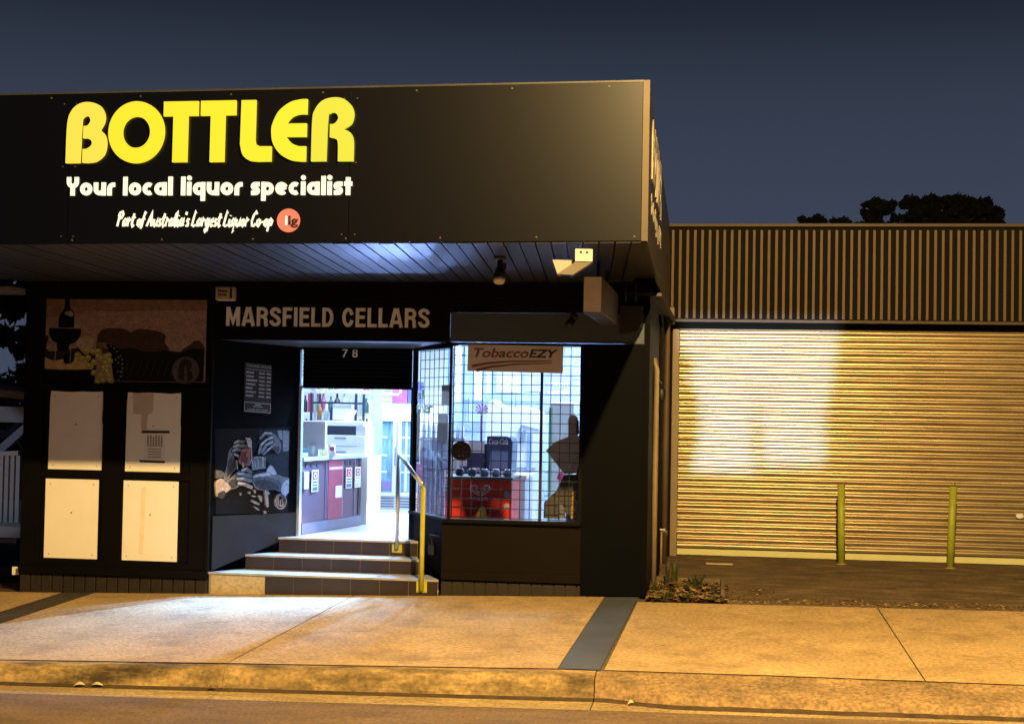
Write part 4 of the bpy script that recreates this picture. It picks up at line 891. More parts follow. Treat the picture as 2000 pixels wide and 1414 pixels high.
m = MB(); m.lathe([(.045, 0), (.05, .01), (.05, .17), (.02, .18), (.02, .34)], (-2.88, 1.63, 1.0715), 14); m.build("roll", PAPER, TW)
WF = thing("white_fridge", (-2.4, 3.2, .42), "tall white round-topped fridge behind the drinks machines", "fridge")
WFF = lambda u, v, d=0: (u, 3.0-d, v)
m = MB(); m.prism(smooth_poly([(-2.76, .45, 1), (-2.16, .45, 1), (-2.14, 1.6), (-2.2, 1.75), (-2.35, 1.80), (-2.6, 1.80), (-2.76, 1.78)]), WFF, -.6, 0); m.build("body", WHITEP, WF)
m = MB(); m.prism([(-2.36, 1.60), (-2.15, 1.55), (-2.15, 1.53), (-2.36, 1.58)], WFF, .001, .012); m.box(-2.33, -2.30, 2.95, 2.999, 1.40, 1.54); m.box(-2.38, -2.365, 2.96, 2.999, 1.38, 1.56); m.build("handle", mat("fridge_grey", (.28, .36, .5), .4), WF)
m = MB(); m.prism([(-2.30, .47), (-2.24, .47), (-2.22, 1.5), (-2.27, 1.5)], WFF, .001, .02); m.build("door_edge", mat("fridge_edge", (.35, .45, .65), .4), WF)
m = MB(); m.box(-2.74, -2.18, 2.985, 2.999, 1.085, 1.10); m.build("door_gap", GREYP, WF)
# narrow upright white cooler and the promotion stand at the right of the window
UC = thing("upright_cooler", (-1.75, 2.4, .42), "narrow white upright cooler with red prints beside the cardboard stand", "cooler")
m = MB(); m.box(-1.93, -1.66, 2.2, 2.8, .42, 1.86, bev=.012); m.build("body", WHITEP, UC)
m = MB(); m.box(-1.94, -1.90, 2.192, 2.1995, .5, 1.80); m.build("green_edge", mat("green_trim", (.3, .5, .35), .5), UC)
UF = lambda u, v, d=0: (u, 2.2-d, v)
for z in (1.25, 1.02): 
    m = MB(); m.prism([(-1.84, z), (-1.79, z-.03), (-1.75, z+.02), (-1.78, z+.07), (-1.82, z+.06)], UF, .001, .006); m.build("red_print", mat("red_print", (.6, .05, .12), .5), UC)
PO = thing("wall_poster", (-1.7, 4.2, 2.0), "mauve poster with mirrored white writing on the back wall", "poster")
PF = lambda u, v, d=0: (u, 4.29-d, v)
m = MB(); m.prism([(-2.24, 1.75), (-1.9, 1.75), (-1.9, 2.3), (-2.24, 2.3)], PF, .0, .005); m.build("sheet", mat("mauve_sheet", (.33, .32, .55), .6), PO)
m = MB(); text(m, "now", -2.16, -1.95, 2.06, 2.12, PF, .006, .008, off=.02, mirror=True); text(m, "your store", -2.2, -1.93, 1.95, 2.02, PF, .006, .008, off=.02, mirror=True); m.build("lettering", PAPER, PO)
CD = thing("cardboard_stand", (-1.55, .3, .70), "grey brown folded cardboard bottle stand in the right corner of the window", "display stand")
CF = lambda u, v, d=0: (u, .32-d, v)
m = MB(); m.prism([(-1.55, .44), (-1.40, .44), (-1.39, 1.0), (-1.55, 1.0)], CF, -.14, -.13); m.prism([(-1.76, .715), (-1.755, .87), (-1.64, .98), (-1.565, 1.14), (-1.41, 1.15), (-1.395, .96), (-1.44, .84), (-1.47, .72), (-1.56, .78), (-1.60, .715)], CF, -.10, -.02); m.build("lower_panel", mat("shaded_brown_card", (.075, .07, .068), .8, var=.2, scale=8), CD)  # darker card than above: shade put into the lower panel's colour
m = MB(); m.prism([(-1.745, 1.375), (-1.66, 1.46), (-1.52, 1.52), (-1.395, 1.53), (-1.39, 1.32), (-1.44, 1.16), (-1.56, 1.15)], CF, -.10, -.01); m.build("upper_panel", CARD, CD)
m = MB(); m.prism([(-1.525, 1.50), (-1.44, 1.50), (-1.44, 1.70), (-1.46, 1.725), (-1.51, 1.725), (-1.53, 1.69)], CF, -.10, -.0); m.build("neck", CARD, CD)
m = MB(); m.prism([(-1.49, .72), (-1.44, .72), (-1.44, .98), (-1.475, .98)], CF, .001, .006); m.build("gold_flap", mat("gold_card", (.34, .20, .06), .6), CD)
m = MB(); m.prism([(-1.60, .72), (-1.54, .72), (-1.55, .82), (-1.60, .88)], CF, .001, .006); m.build("silver_flap", mat("silver_card", (.14, .15, .18), .5), CD)
m = MB(); m.prism([(-1.44, 1.16), (-1.40, 1.30), (-1.40, 1.15), (-1.405, .98)], CF, .0, .008); m.prism([(-1.45, 1.53), (-1.443, 1.69), (-1.425, 1.67), (-1.42, 1.55)], CF, -.02, .006); m.build("shadow_gap", INK, CD)  # black pieces painting the shade between the card folds
SW_ = thing("shop_stock_wall", (-1.3, 3.2, .42), "stack of tall pale blue cartons against the right shop wall", "cartons")
m = MB()
for i in range(5):
    for j in range(2): m.box(-1.66+j*.33, -1.35+j*.33, 3.1, 3.6, .42+i*.42, .42+i*.42+.41, bev=.006)
m.build("carton_stack", mat("blue_carton", (.20, .33, .6), .6, var=.25, scale=3), SW_)
for k, (x, wd, z0, cc, nm_) in enumerate(((-3.32, .07, 1.86, (.75, .76, .8), "white"), (-3.20, .05, 1.90, (.3, .42, .7), "blue"), (-3.08, .09, 1.88, (.8, .8, .78), "wide white"), (-2.93, .05, 1.95, (.55, .6, .72), "grey"))):
    m = MB(); m.box(x, x+wd, 4.0, 4.006, z0, 2.62); BNR = tag(m.build("hanging_banner", mat("banner_cloth_%d" % k, cc, .7)), nm_+" narrow banner hanging from the shop ceiling behind the window", "banner", "banners hanging behind the window")
for k, (x0, x1, z0, z1, cc, nm_) in enumerate(((-2.85, -2.55, 1.98, 2.32, (.7, .72, .78), "pale grey"), (-2.5, -2.28, 2.0, 2.3, (.42, .5, .7), "blue grey"), (-3.3, -2.8, 1.36, 1.60, (.25, .32, .52), "dark blue"))):
    m = MB(); m.prism([(x0, z0), (x1, z0), (x1, z1), (x0, z1)], PF, .0, .004); pp = m.build("wall_sheet", mat("wall_sheet_%d" % k, cc, .7, var=.25, scale=12)); tag(pp, nm_+" printed sheet on the tiled back wall", "poster", "sheets on the back wall")
HD = thing("hanging_decoration", (-2.66, 2.0, 1.4), "small pink paper decoration hanging on a thread behind the glass", "decoration")
m = MB(); m.tube([(-2.655, 2.0, 2.98), (-2.66, 2.0, 1.83)], .003, 6); m.build("thread", GREYP, HD)
m = MB()
for k in range(10): m.prism([(-2.66, 1.75), (-2.66+.075*math.cos(k*.63), 1.77+.06*math.sin(k*.63)), (-2.66+.07*math.cos(k*.63+.4), 1.77+.06*math.sin(k*.63+.4))], lambda u, v, d: (u, 2.0-d+rnd(.05), v), 0, .004)
m.tube([(-2.66, 2, 1.7), (-2.665, 2, 1.40)], [.016, .008], 6); m.build("rosette", mat("pink_paper", (.62, .16, .42), .6), HD)
# ribbed cabinet seen through the splay window
RC = thing("ribbed_cabinet", (-3.15, 2.6, .42), "mauve grey ribbed cabinet seen through the narrow angled window", "cabinet")
m = MB()
for i in range(9): m.box(-3.42+i*.055, -3.42+i*.055+.047, 2.395, 2.43, .45, 1.06)
m.box(-3.43, -2.92, 2.43, 2.85, .42, 1.44); m.build("ribbed_front", mat("mauve_grey", (.27, .25, .34), .5, var=.1), RC)
m = MB(); m.box(-3.40, -3.19, 2.405, 2.429, 1.10, 1.42, bev=.004); m.box(-3.17, -2.96, 2.405, 2.429, 1.10, 1.42, bev=.004); m.build("door", mat("slate_mauve", (.2, .22, .33), .5), RC)
for i in range(9):
    m = MB(); cx = -3.40+i*.055
    m.lathe([(.018, 0), (.022, .02), (.022, .12), (.008, .16), (.008, .20)], (cx, 2.5, 1.4405), 10); tag(m.build("cabinet_bottle", mat("pale_bottle", (.6, .7, .85), .2)), "pale bottle in the row on the mauve ribbed cabinet", "bottle", "bottles on the ribbed cabinet")
for nm, s0, s1, z0, z1, mt, lb in (("window_notice", .93, 1.0, 1.22, 1.76, INK, "tall dark notice stuck inside the angled window"), ("window_notice", .84, .97, 1.02, 1.20, mat("pink_notice", (.6, .3, .5), .6), "pink and blue notice low on the angled window"), ("window_notice", .06, .28, 1.80, 2.0, mat("grey_notice", (.2, .21, .25), .6), "grey card high in the angled window near its corner"), ("window_notice", .12, .36, 1.42, 1.72, MATS["grey_notice"], "larger grey card in the middle of the angled window")):
    m = MB(); m.prism([(s0, z0), (s1, z0), (s1, z1), (s0, z1)], sr, -.03, -.024); tag(m.build(nm, mt), lb, "notice")
GD = thing("glass_lettering", sr(.7, 1.9), "pale green mirrored writing on the angled window glass", "lettering")
m = MB(); text(m, "sl", .72, .92, 1.86, 1.95, sr, .001, .003, off=.02, mirror=True); text(m, "mer", .45, .92, 1.72, 1.80, sr, .001, .003, off=.02, mirror=True); m.build("word", mat("mint_vinyl", (.5, .75, .62), .5), GD)

# ------------------------------------------------------------------ things seen through the doorway
CA, CB = Vector((-4.39, .99)), Vector((-4.12, 2.46)); CT = (CB-CA).normalized(); CN = Vector((CT.y, -CT.x)); CL = (CB-CA).length
CO = thing("shop_counter", (-4.5, 1.7, .42), "mauve shop counter with a crimson centre panel and warning stickers", "counter")
cp = lambda u, v, d=0: (CA.x+CT.x*u+CN.x*d, CA.y+CT.y*u+CN.y*d, v)
m = MB(); m.prism([(0, .54), (CL, .54), (CL, 1.19), (0, 1.19)], cp, -.7, 0); m.build("carcass", PURP, CO)
m = MB(); m.prism([(-.0, .425), (CL, .425), (CL, .538), (-.0, .538)], cp, -.66, .012); m.build("plinth", mat("grey_mauve_plinth", (.2, .19, .25), .45), CO)
m = MB(); m.prism([(-.03, 1.192), (CL+.04, 1.192), (CL+.04, 1.23), (-.03, 1.23)], cp, -.75, .035); m.build("counter_top", mat("grey_laminate", (.5, .53, .58), .35), CO)
m = MB(); m.prism([(.62, .545), (.98, .545), (.98, 1.185), (.62, 1.185)], cp, .001, .012); CR = m.build("centre_panel", REDP, CO)
m = MB(); m.prism([(.63, 1.08), (.97, 1.08), (.97, 1.11), (.63, 1.11)], cp, .013, .016); m.build("white_tape", mat("pink_tape", (.75, .45, .5), .5), CR)
m = MB()
for u in (.56, .60, .99, 1.31, 1.46): m.prism([(u, .545), (u+.012, .545), (u+.012, 1.185), (u, 1.185)], cp, .001, .008)
m.build("stile", mat("pale_mauve", (.33, .28, .38), .45), CO)
m = MB(); m.prism([(CL-.07, .55), (CL-.005, .55), (CL-.005, 1.185), (CL-.07, 1.185)], cp, .001, .01); m.build("end_stile", mat("dark_wood", (.06, .025, .018), .5), CO)
m = MB()
for u in (.07, .20, .34, 1.05, 1.18, 1.36): m.prism([(u, 1.12), (u+.08, 1.12), (u+.08, 1.165), (u, 1.165)], cp, .001, .006)
m.build("vent_slot", mat("vent_dark", (.07, .06, .09), .6), CO)
m = MB(); m.prism([(.0, .9), (.10, .9), (.10, 1.08), (.0, 1.08)], cp, .001, .03); m.build("card_reader", WHITEP, CO)
for u, v0, v1, c1, c2 in ((.20, .86, 1.09, (.35, .08, .12), (.12, .14, .22)), (1.06, .86, 1.09, (.55, .04, .06), (.12, .2, .3)), (1.30, .86, 1.09, (.35, .1, .15), (.5, .52, .55)), (.80, .77, .90, (.7, .7, .68), (.5, .5, .5))):
    m = MB(); m.prism([(u, v0), (u+.16, v0), (u+.16, v1), (u, v1)], cp, .013, .016); stk = m.build("sticker", PAPER, CO)
    if v1-v0 > .15:
        m = MB(); m.prism([(u+.02, v0+.13), (u+.14, v0+.13), (u+.14, v1-.015), (u+.02, v1-.015)], cp, .0165, .018); m.build("sticker_symbol_field", mat("stk%d" % int(c1[0]*100+u*10), c1, .5), stk)
        m = MB(); m.ring(u+.08, (v0+v1)/2+.055, (.04, .03), (.028, .02), cp, .0185, .02, n=20); m.build("sticker_ring", PAPER, stk)
        m = MB(); m.prism([(u+.02, v0+.012), (u+.14, v0+.012), (u+.14, v0+.05), (u+.02, v0+.05)], cp, .0165, .018); m.prism([(u+.02, v0+.065), (u+.14, v0+.065), (u+.14, v0+.08), (u+.02, v0+.08)], cp, .0165, .018); m.prism([(u+.02, v0+.095), (u+.14, v0+.095), (u+.14, v0+.11), (u+.02, v0+.11)], cp, .0165, .018); m.build("sticker_print", mat("stq%d" % int(c2[0]*100+u*10), c2, .5), stk)
PS = thing("till_screen", (-4.5, 1.5, 1.23), "white back of a till screen standing on the counter", "till")
m = MB(); m.box(-4.56, -4.285, 1.5, 1.56, 1.30, 1.61, bev=.015); m.build("screen_back", WHITEP, PS)
m = MB(); m.box(-4.47, -4.37, 1.53, 1.65, 1.2305, 1.30); m.build("stand", WHITEP, PS)
m = MB(); m.box(-4.54, -4.53, 1.494, 1.4995, 1.53, 1.57); m.build("port", GREYP, PS)
CK = thing("scanner_stand", (-4.28, 1.62, 1.23), "small white scanner with a red window beside the till screen", "scanner")
m = MB(); m.tube([(-4.235, 1.62, 1.231), (-4.235, 1.62, 1.30), (-4.225, 1.6, 1.34)], [.045, .03, .028], 12); m.build("body", WHITEP, CK)
m = MB(); m.box(-4.255, -4.205, 1.57, 1.579, 1.29, 1.335); m.build("red_window", mat("scanner_red", (.5, .06, .12), .3), CK)
BC = thing("back_bench", (-4.45, 2.85, .42), "white bench behind the counter carrying the printer", "bench")
m = MB(); m.box(-5.2, -4.08, 2.62, 3.3, .42, 1.20, bev=.006); m.build("carcass", WHITEP, BC)
PR = thing("office_printer", (-4.4, 2.9, 1.2), "white office printer with raised lid and a dark output slot", "printer")
px0, px1, py = -4.60, -4.13, 2.70
m = MB(); m.box(px0, px1, py, 3.1, 1.201, 1.44, bev=.012); m.build("body", WHITEP, PR)
m = MB(); m.box(px0+.01, px1-.12, py+.03, 3.08, 1.4405, 1.545); m.build("output_slot", mat("slot_dark", (.05, .06, .10), .4), PR)
m = MB(); m.box(px1-.12, px1, py+.01, 3.08, 1.4405, 1.545, bev=.008); m.box(px0-.04, px1-.02, py-.02, 3.1, 1.5455, 1.60, bev=.01); m.build("scanner_lid", WHITEP, PR)
m = MB(); m.prism([(px0+.12, 1.60), (px0+.2, 1.60), (px0+.28, 1.73), (px0+.23, 1.73)], lambda u, v, d: (u, py+.2-d, v), -.15, .0); m.build("paper_feed", WHITEP, PR)
m = MB()
for z in (1.395, 1.235): m.box(px0+.10, px0+.24, py-.008, py-.0005, z, z+.016)
m.build("tray_grip", GREYP, PR)
m = MB()
for z in (1.31,): m.box(px0+.01, px1-.1, py-.003, py-.0005, z, z+.005)
m.build("tray_seam", GREYP, PR)
# bottle rack
RK = thing("bottle_rack", (-5.0, 4.0, .42), "dark framed rack with white shelves behind the counter", "shelf")
m = MB()
for x in (-5.12, -4.55):
    for y in (3.9, 4.3): m.box(x-.014, x+.014, y-.014, y+.014, .42, 1.93)
m.box(-5.12, -4.55, 3.888, 3.912, 1.80, 1.825); m.box(-5.12, -4.55, 4.288, 4.312, 1.80, 1.825); m.build("frame", mat("blue_black_steel", (.03, .04, .08), .4), RK)
for z in (1.36, 1.66, 1.95):
    m = MB(); m.box(-5.6, -4.44, 4.35, 4.75, z, z+.03); m.build("shelf_board", WHITEP, RK)
m = MB(); m.box(-4.45, -4.42, 4.3, 4.8, .42, 2.25); m.box(-5.21, -5.18, 4.33, 4.36, .42, 2.6); m.build("shelf_upright", mat("grey_upright", (.5, .55, .62), .4), RK)
for z in (1.39, 1.69, 1.98):
    x = -5.58; k = 0
    while x < -4.50:
        r = .028+random.random()*.012; h = .19+random.random()*.06; kk = random.choice(("clear", "clear", "green", "dark", "rose", "pale"))
        m = MB(); m.lathe([(r, 0), (r, h*.6), (r*.4, h*.78), (r*.36, h)], (x, 4.42+rnd(.05), z+.0005), 10)
        cc = {"clear": (.7, .78, .85), "green": (.12, .3, .28), "dark": (.05, .05, .09), "rose": (.6, .15, .3), "pale": (.75, .75, .65)}[kk]
        lv = {1.39: "lowest", 1.69: "middle", 1.98: "top"}[z]
        tag(m.build("rack_bottle", mat("bottle_"+kk, cc, .2)), kk+" bottle on the "+lv+" shelf of the rack behind the counter", "bottle", kk+" bottles on the "+lv+" rack shelf")
        x += r*2+.012
for x0, x1, y, z0, z1, cc, lb in ((-5.30, -5.19, 4.37, 1.69, 1.93, (.62, .06, .14), "red gift carton at the left end of the rack"), (-4.86, -4.62, 3.95, 1.60, 1.80, (.8, .82, .84), "white carton inside the dark rack frame")):
    m = MB(); m.box(x0, x1, y, y+.12, z0+.001, z1, bev=.004); tag(m.build("carton", mat("carton_%d" % int(cc[0]*100), cc, .5)), lb, "carton")
m = MB(); m.box(-5.12, -4.55, 3.9, 4.3, 1.585, 1.60); m.build("shelf_board", mat("grey_blue_panel", (.25, .33, .5), .4), RK)
# tickets, rows of bottles and small stock round the counter
m = MB()
for z in (1.36, 1.66, 1.95):
    for k in range(7): m.box(-5.15+k*.10, -5.08+k*.10, 4.335, 4.349, z-.012, z+.034)
m.build("price_ticket", mat("yellow_ticket", (.7, .66, .4), .6), RK)
for k in range(5):
    r = .03; x = -5.06+k*.085; m = MB(); m.lathe([(r, 0), (r, .12), (.012, .165), (.011, .20)], (x, 4.05+rnd(.04), 1.6005), 10)
    nm_, cc = (("amber", (.4, .2, .06)), ("clear", (.7, .78, .85)), ("navy", (.05, .08, .2)), ("teal", (.1, .35, .4)), ("crimson", (.5, .05, .1)))[k]
    tag(m.build("rack_bottle", mat("rack_"+nm_, cc, .2)), nm_+" bottle standing inside the dark rack frame", "bottle", "bottles inside the rack frame")
for k in range(4):
    x = -5.02+k*.10; m = MB(); m.lathe([(.032, 0), (.034, .01), (.034, .14), (.014, .19), (.013, .24)], (x, 2.85+rnd(.05), 1.2005), 10)
    nm_, cc = (("blue", (.05, .3, .65)), ("white", (.8, .8, .8)), ("green", (.1, .35, .2)), ("pink", (.7, .3, .45)))[k]
    tag(m.build("bench_bottle", mat("bench_"+nm_, cc, .25)), nm_+" bottle on the back bench left of the printer", "bottle", "bottles on the back bench")
for k, (x0, x1, z1, cc, nm_) in enumerate(((-4.90, -4.78, 1.33, (.08, .4, .75), "bright blue"), (-4.76, -4.64, 1.29, (.75, .72, .6), "cream"))):
    m = MB(); m.box(x0, x1, 2.66, 2.76, 1.2005, z1, bev=.004); tag(m.build("small_carton", mat("small_carton_%d" % k, cc, .5)), nm_+" small carton on the back bench beside the printer", "carton")
for k, (u_, cc, nm_) in enumerate(((.45, (.75, .75, .72), "white"), (.62, (.15, .35, .6), "blue"), (.78, (.7, .6, .2), "yellow"))):
    p_ = cp(u_, 1.2305, -.12); m = MB(); m.lathe([(.034, 0), (.034, .11), (.03, .115)], p_, 12); tag(m.build("counter_tub", mat("counter_tub_%d" % k, cc, .4)), nm_+" tub on the shop counter top", "tub", "tubs on the counter top")
m = MB(); m.box(-4.80, -4.42, 5.36, 5.9, 1.832, 1.848); m.b.free()
for k, (x0, x1, y0, z0, z1, cc, nm_) in enumerate(((-3.90, -3.55, 4.6, .42, .78, (.45, .33, .2), "brown"), (-3.88, -3.58, 4.62, .781, 1.06, (.55, .5, .42), "pale"))):
    m = MB(); m.box(x0, x1, y0, y0+.3, z0+.001, z1, bev=.006); tag(m.build("stock_carton", mat("stock_carton_%d" % k, cc, .7)), nm_+" carton in the stack on the floor right of the cool room doors", "carton", "cartons on the shop floor")
# cool room with two glass doors
CR = thing("cool_room", (-4.3, 5.3, .42), "white cool room with two blue-lit glass doors and vents below", "fridge")
m = MB(); m.prism([(-4.87, .42), (-3.2, .42), (-3.2, 1.75), (-4.87, 1.85)], lambda u, v, d: (u, 5.35-d, v), -1.0, 0); m.build("body", WHITEP, CR)
CW = lambda u, v, d=0: (u, 5.35-d, v)
for x0, x1 in ((-4.66, -4.345), (-4.315, -4.0)):
    m = MB(); m.ribbon(J(x0+.02, .62, x1-.02, .62, x1-.02, 1.61, x0+.02, 1.61), .045, CW, .001, .04, closed=True); d_ = m.build("glass_door", WHITEP, CR)
    m = MB(); m.prism([(x0+.04, .64), (x1-.04, .64), (x1-.04, 1.59), (x0+.04, 1.59)], CW, .002, .012); m.build("lit_contents", mat("blue_glow_stock", (.22, .42, .62), .3, var=.45, scale=9, stretch=(3, 1, .4)), d_)  # blue glow put into the panel colour; nothing here emits
    m = MB()
    for z in (.9, 1.12, 1.36): m.prism([(x0+.04, z), (x1-.12, z), (x1-.12, z+.025), (x0+.04, z+.025)], CW, .013, .018)
    m.prism([(x0+.09, .66), (x0+.12, .66), (x0+.12, 1.58), (x0+.09, 1.58)], CW, .013, .017); m.build("shelf", WHITEP, d_)
    m = MB(); m.prism([(x1-.012, 1.0), (x1-.0, 1.0), (x1-.0, 1.25), (x1-.012, 1.25)], CW, .041, .06); m.build("handle", GREYP, d_)
    m = MB()
    for k in range(4): m.prism([(x0, .445+k*.036), (x1-.02, .445+k*.036), (x1-.02, .462+k*.036), (x0, .462+k*.036)], CW, .001, .012)
    m.build("vent_slats", mat("vent_blue", (.18, .24, .34), .5), CR)
m = MB(); m.prism([(-4.57, .66), (-4.40, .66), (-4.40, .79), (-4.57, .79)], CW, .019, .022); m.build("door_poster", mat("violet_poster", (.28, .22, .5), .5), CR)
m = MB(); m.box(-4.87, -4.84, 5.30, 5.349, .42, 1.80); m.build("corner_post", mat("pale_blue_post", (.55, .68, .85), .5), CR)
for x0, x1, cc, nm in ((-4.44, -4.235, (.42, .12, .36), "magenta"), (-4.228, -4.08, (.10, .12, .35), "navy")):
    m = MB(); m.box(x0, x1, 5.45, 5.8, 1.83, 2.12, bev=.006); tag(m.build("storage_box", mat("box_"+nm, cc, .5)), nm+" storage box on top of the cool room", "box", "boxes on the cool room")
for k in range(3):
    m = MB(); m.box(-4.84, -4.45, 5.9, 6.2, 1.85+k*.075, 1.905+k*.075, bev=.006); tag(m.build("timber_plank", mat("pale_timber", (.5, .42, .3), .6)), ("lowest", "middle", "top")[k]+" pale timber plank stacked on the cool room roof", "plank", "planks on the cool room roof")
m = MB(); m.tube([(-4.85, 5.40, 1.95), (-4.35, 5.38, 1.94), (-4.31, 5.38, 1.97), (-4.31, 5.38, 2.2)], .016); tag(m.build("conduit_pipe", WHITEP), "white conduit pipe bending above the cool room", "pipe")
FE = thing("fire_extinguisher", (-4.72, 5.2, .42), "red fire extinguisher standing beside the cool room", "fire extinguisher")
m = MB(); m.lathe([(.05, 0), (.062, .01), (.062, .29), (.05, .335), (.02, .36)], (-4.76, 5.05, .4205), 16); m.build("cylinder", RED, FE)
m = MB(); m.tube([(-4.76, 5.05, .77), (-4.75, 5.04, .83), (-4.72, 5.03, .83), (-4.70, 5.03, .74)], .011, 8); m.build("hose", DARKP, FE)
m = MB(); m.prism([(-4.75, .60), (-4.71, .60), (-4.71, .68), (-4.75, .68)], lambda u, v, d: (u, 4.987-d, v), 0, .004); m.build("tag", PAPER, FE)

# ================================================================== neighbouring garage
NB = thing("garage_building", (3, 4.2, 0), "low garage building with a brown battened fascia and wide cream roller door", "garage")
GX0, GX1 = -.72, 9.0
m = MB(); m.box(GX0, GX1, 4.02, 4.06, 2.90, 4.02); m.build("fascia_backing", DKBR, NB)
m = MB(); x = GX0+.04
while x < GX1-.03:
    m.box(x, x+.030+rnd(.003), 3.985+rnd(.004), 4.019, 2.915, 3.985); x += .0885
bt = m.build("fascia_battens", BATT, NB)
m = MB(); m.box(GX0-.0, GX1, 3.97, 4.10, 4.025, 4.065, bev=.005); m.box(GX0, GX1, 3.975, 4.018, 2.87, 2.905, bev=.004); m.build("fascia_flashing", mat("brown_flashing", (.06, .045, .034), .6, .1), NB)
m = MB(); m.box(GX0, GX1, 4.06, 14, 3.86, 3.92); m.build("roof", DKBR, NB)
m = MB(); m.box(GX0, GX1, 4.06, 4.3, 2.885, 2.92); m.box(GX0, -.66, 4.06, 4.5, -.2, 2.88); m.box(8.2, GX1, 4.25, 4.5, -.2, 2.88); m.box(8.9, 9, 4.5, 14, -.2, 3.9); m.box(-.66, 8.2, 4.24, 4.36, 2.80, 2.884); m.build("wall", DKBR, NB)
m = MB(); m.box(-.66, -.575, 4.14, 4.24, .0, 2.79, bev=.006); m.box(-.70, -.665, 4.10, 4.14, .0, 2.72, bev=.006); m.box(8.12, 8.2, 4.14, 4.24, .0, 2.79); m.build("door_frame", CREAMF, NB)
m = MB(); z = .125; pit = .0815; prof = []
SLAT = [(.0, -.012), (.004, .006), (.012, .015), (.022, .021), (.034, .023), (.046, .019), (.0475, .0), (.055, -.012), (.061, -.004), (.069, -.005), (.076, -.015)]
while z < 2.80:
    prof += [(z+a, b) for a, b in SLAT]; z += pit
NXD = 44; rows = []
for k in range(NXD+1):
    xx = -.574+8.694*k/NXD
    rows.append([m.b.verts.new((xx, 4.255-p[1]+.0022*math.sin(xx*2.1+int(p[0]/pit)*1.7)+.0012*math.sin(xx*5.3+int(p[0]/pit)*2.9), p[0]+.0015*math.sin(int(p[0]/pit)*4.1))) for p in prof])
for c_ in range(NXD):
    for k in range(len(prof)-1):
        f = m.b.faces.new((rows[c_][k], rows[c_+1][k], rows[c_+1][k+1], rows[c_][k+1])); f.smooth = 1 <= k % len(SLAT) <= 4
RD = m.build("roller_door", SHUT, NB)
m = MB(); m.box(-.574, 8.12, 4.225, 4.27, .04, .115, bev=.006); m.build("bottom_rail", SHUTB, RD)
m = MB(); m.disc(3.46, .62, .045, .03, lambda u, v, d: (u, 4.236-d, v), 0, .03, n=14); m.build("handle", PALE, RD)
# bollards
bl = []
for i, (bx, by, hh, lb) in enumerate(((1.36, 3.74, .92, "left of two faded yellow steel bollards before the roller door"), (2.585, 3.66, .945, "right of two faded yellow steel bollards, with a bent lug on top"))):
    Bo = thing("bollard", (bx, by, .03), lb, "bollard", "bollards before the roller door")
    z0 = .03
    m = MB(); m.tube([(bx, by, z0), ((bx-.005 if i == 0 else bx+.012), by, z0+hh*.5), (bx-.01 if i == 0 else bx+.03, by, z0+hh)], .043, 20); m.build("post", DULLY, Bo)
    m = MB(); tx = bx-.01 if i == 0 else bx+.03
    if i == 0: m.lathe([(.043, 0), (.038, .012), (.015, .016)], (tx, by, z0+hh), 16)
    else: m.box(tx-.022, tx-.012, by-.012, by+.012, z0+hh, z0+hh+.022); m.box(tx+.012, tx+.018, by-.012, by+.012, z0+hh, z0+hh+.03); m.lathe([(.043, 0), (.030, -.004)], (tx, by, z0+hh), 16)
    m.build("cap", DULLY if i == 0 else DARKP, Bo)
    m = MB(); m.lathe([(.062, 0), (.05, .012)], (bx, by, z0), 16); m.build("concrete_collar", CONC, Bo)
# floodlight housing added out of view; its mask cuts the white patch on the roller door
FH = thing("floodlight", (FLO.x, FLO.y, 0), "boxy floodlight with a cut-out mask on a post across the road", "floodlight")
DOORP = [(-.555, 2.95), (-.53, 2.52), (-.36, 2.42), (-.36, 2.31), (-.46, 2.22), (-.33, 2.02), (-.30, 1.75), (-.31, 1.45), (-.36, 1.20), (-.41, 1.06), (.36, 1.06), (.36, 1.14), (.30, 1.45), (.36, 2.06), (.43, 1.50), (.46, 1.13), (1.18, 1.16), (1.19, 1.9), (1.26, 2.2), (1.36, 2.95)]
ax_ = (Vector((.4, 4.22, 2.0))-FLO).normalized(); DP_ = 1.0
def onmask(p):
    d = Vector((p[0], 4.235, p[1]))-FLO; return FLO+d*(DP_/d.dot(ax_))
t = bmesh.new(); hole = [t.verts.new(onmask(p)) for p in DOORP]; cx_ = FLO+ax_*DP_
ex = ax_.cross(Vector((0, 0, 1))).normalized(); ey = ex.cross(ax_).normalized()
sq = [t.verts.new(cx_+ex*a*.16+ey*b*.16) for a, b in ((-1, -1), (1, -1), (1, 1), (-1, 1))]
ed = [t.edges.new((l[i], l[(i+1) % len(l)])) for l in (hole, sq) for i in range(len(l))]
bmesh.ops.triangle_fill(t, edges=ed, use_beauty=True)
m = MB(); m.merge(t); m.build("mask", INK, FH)
m = MB()
for a, b in (((-1, -1), (1, -1)), ((1, -1), (1, 1)), ((1, 1), (-1, 1)), ((-1, 1), (-1, -1))):
    m.face([cx_+ex*a[0]*.16+ey*a[1]*.16, cx_+ex*b[0]*.16+ey*b[1]*.16, cx_+ex*b[0]*.16+ey*b[1]*.16-ax_*1.1, cx_+ex*a[0]*.16+ey*a[1]*.16-ax_*1.1])
m.face([cx_+ex*a*.16+ey*b*.16-ax_*1.1 for a, b in ((-1, -1), (1, -1), (1, 1), (-1, 1))]); m.build("housing", INK, FH)
m = MB(); m.tube([(FLO.x, FLO.y+.3, -.4), (FLO.x, FLO.y+.3, .74)], .04); m.build("post", DARKP, FH)
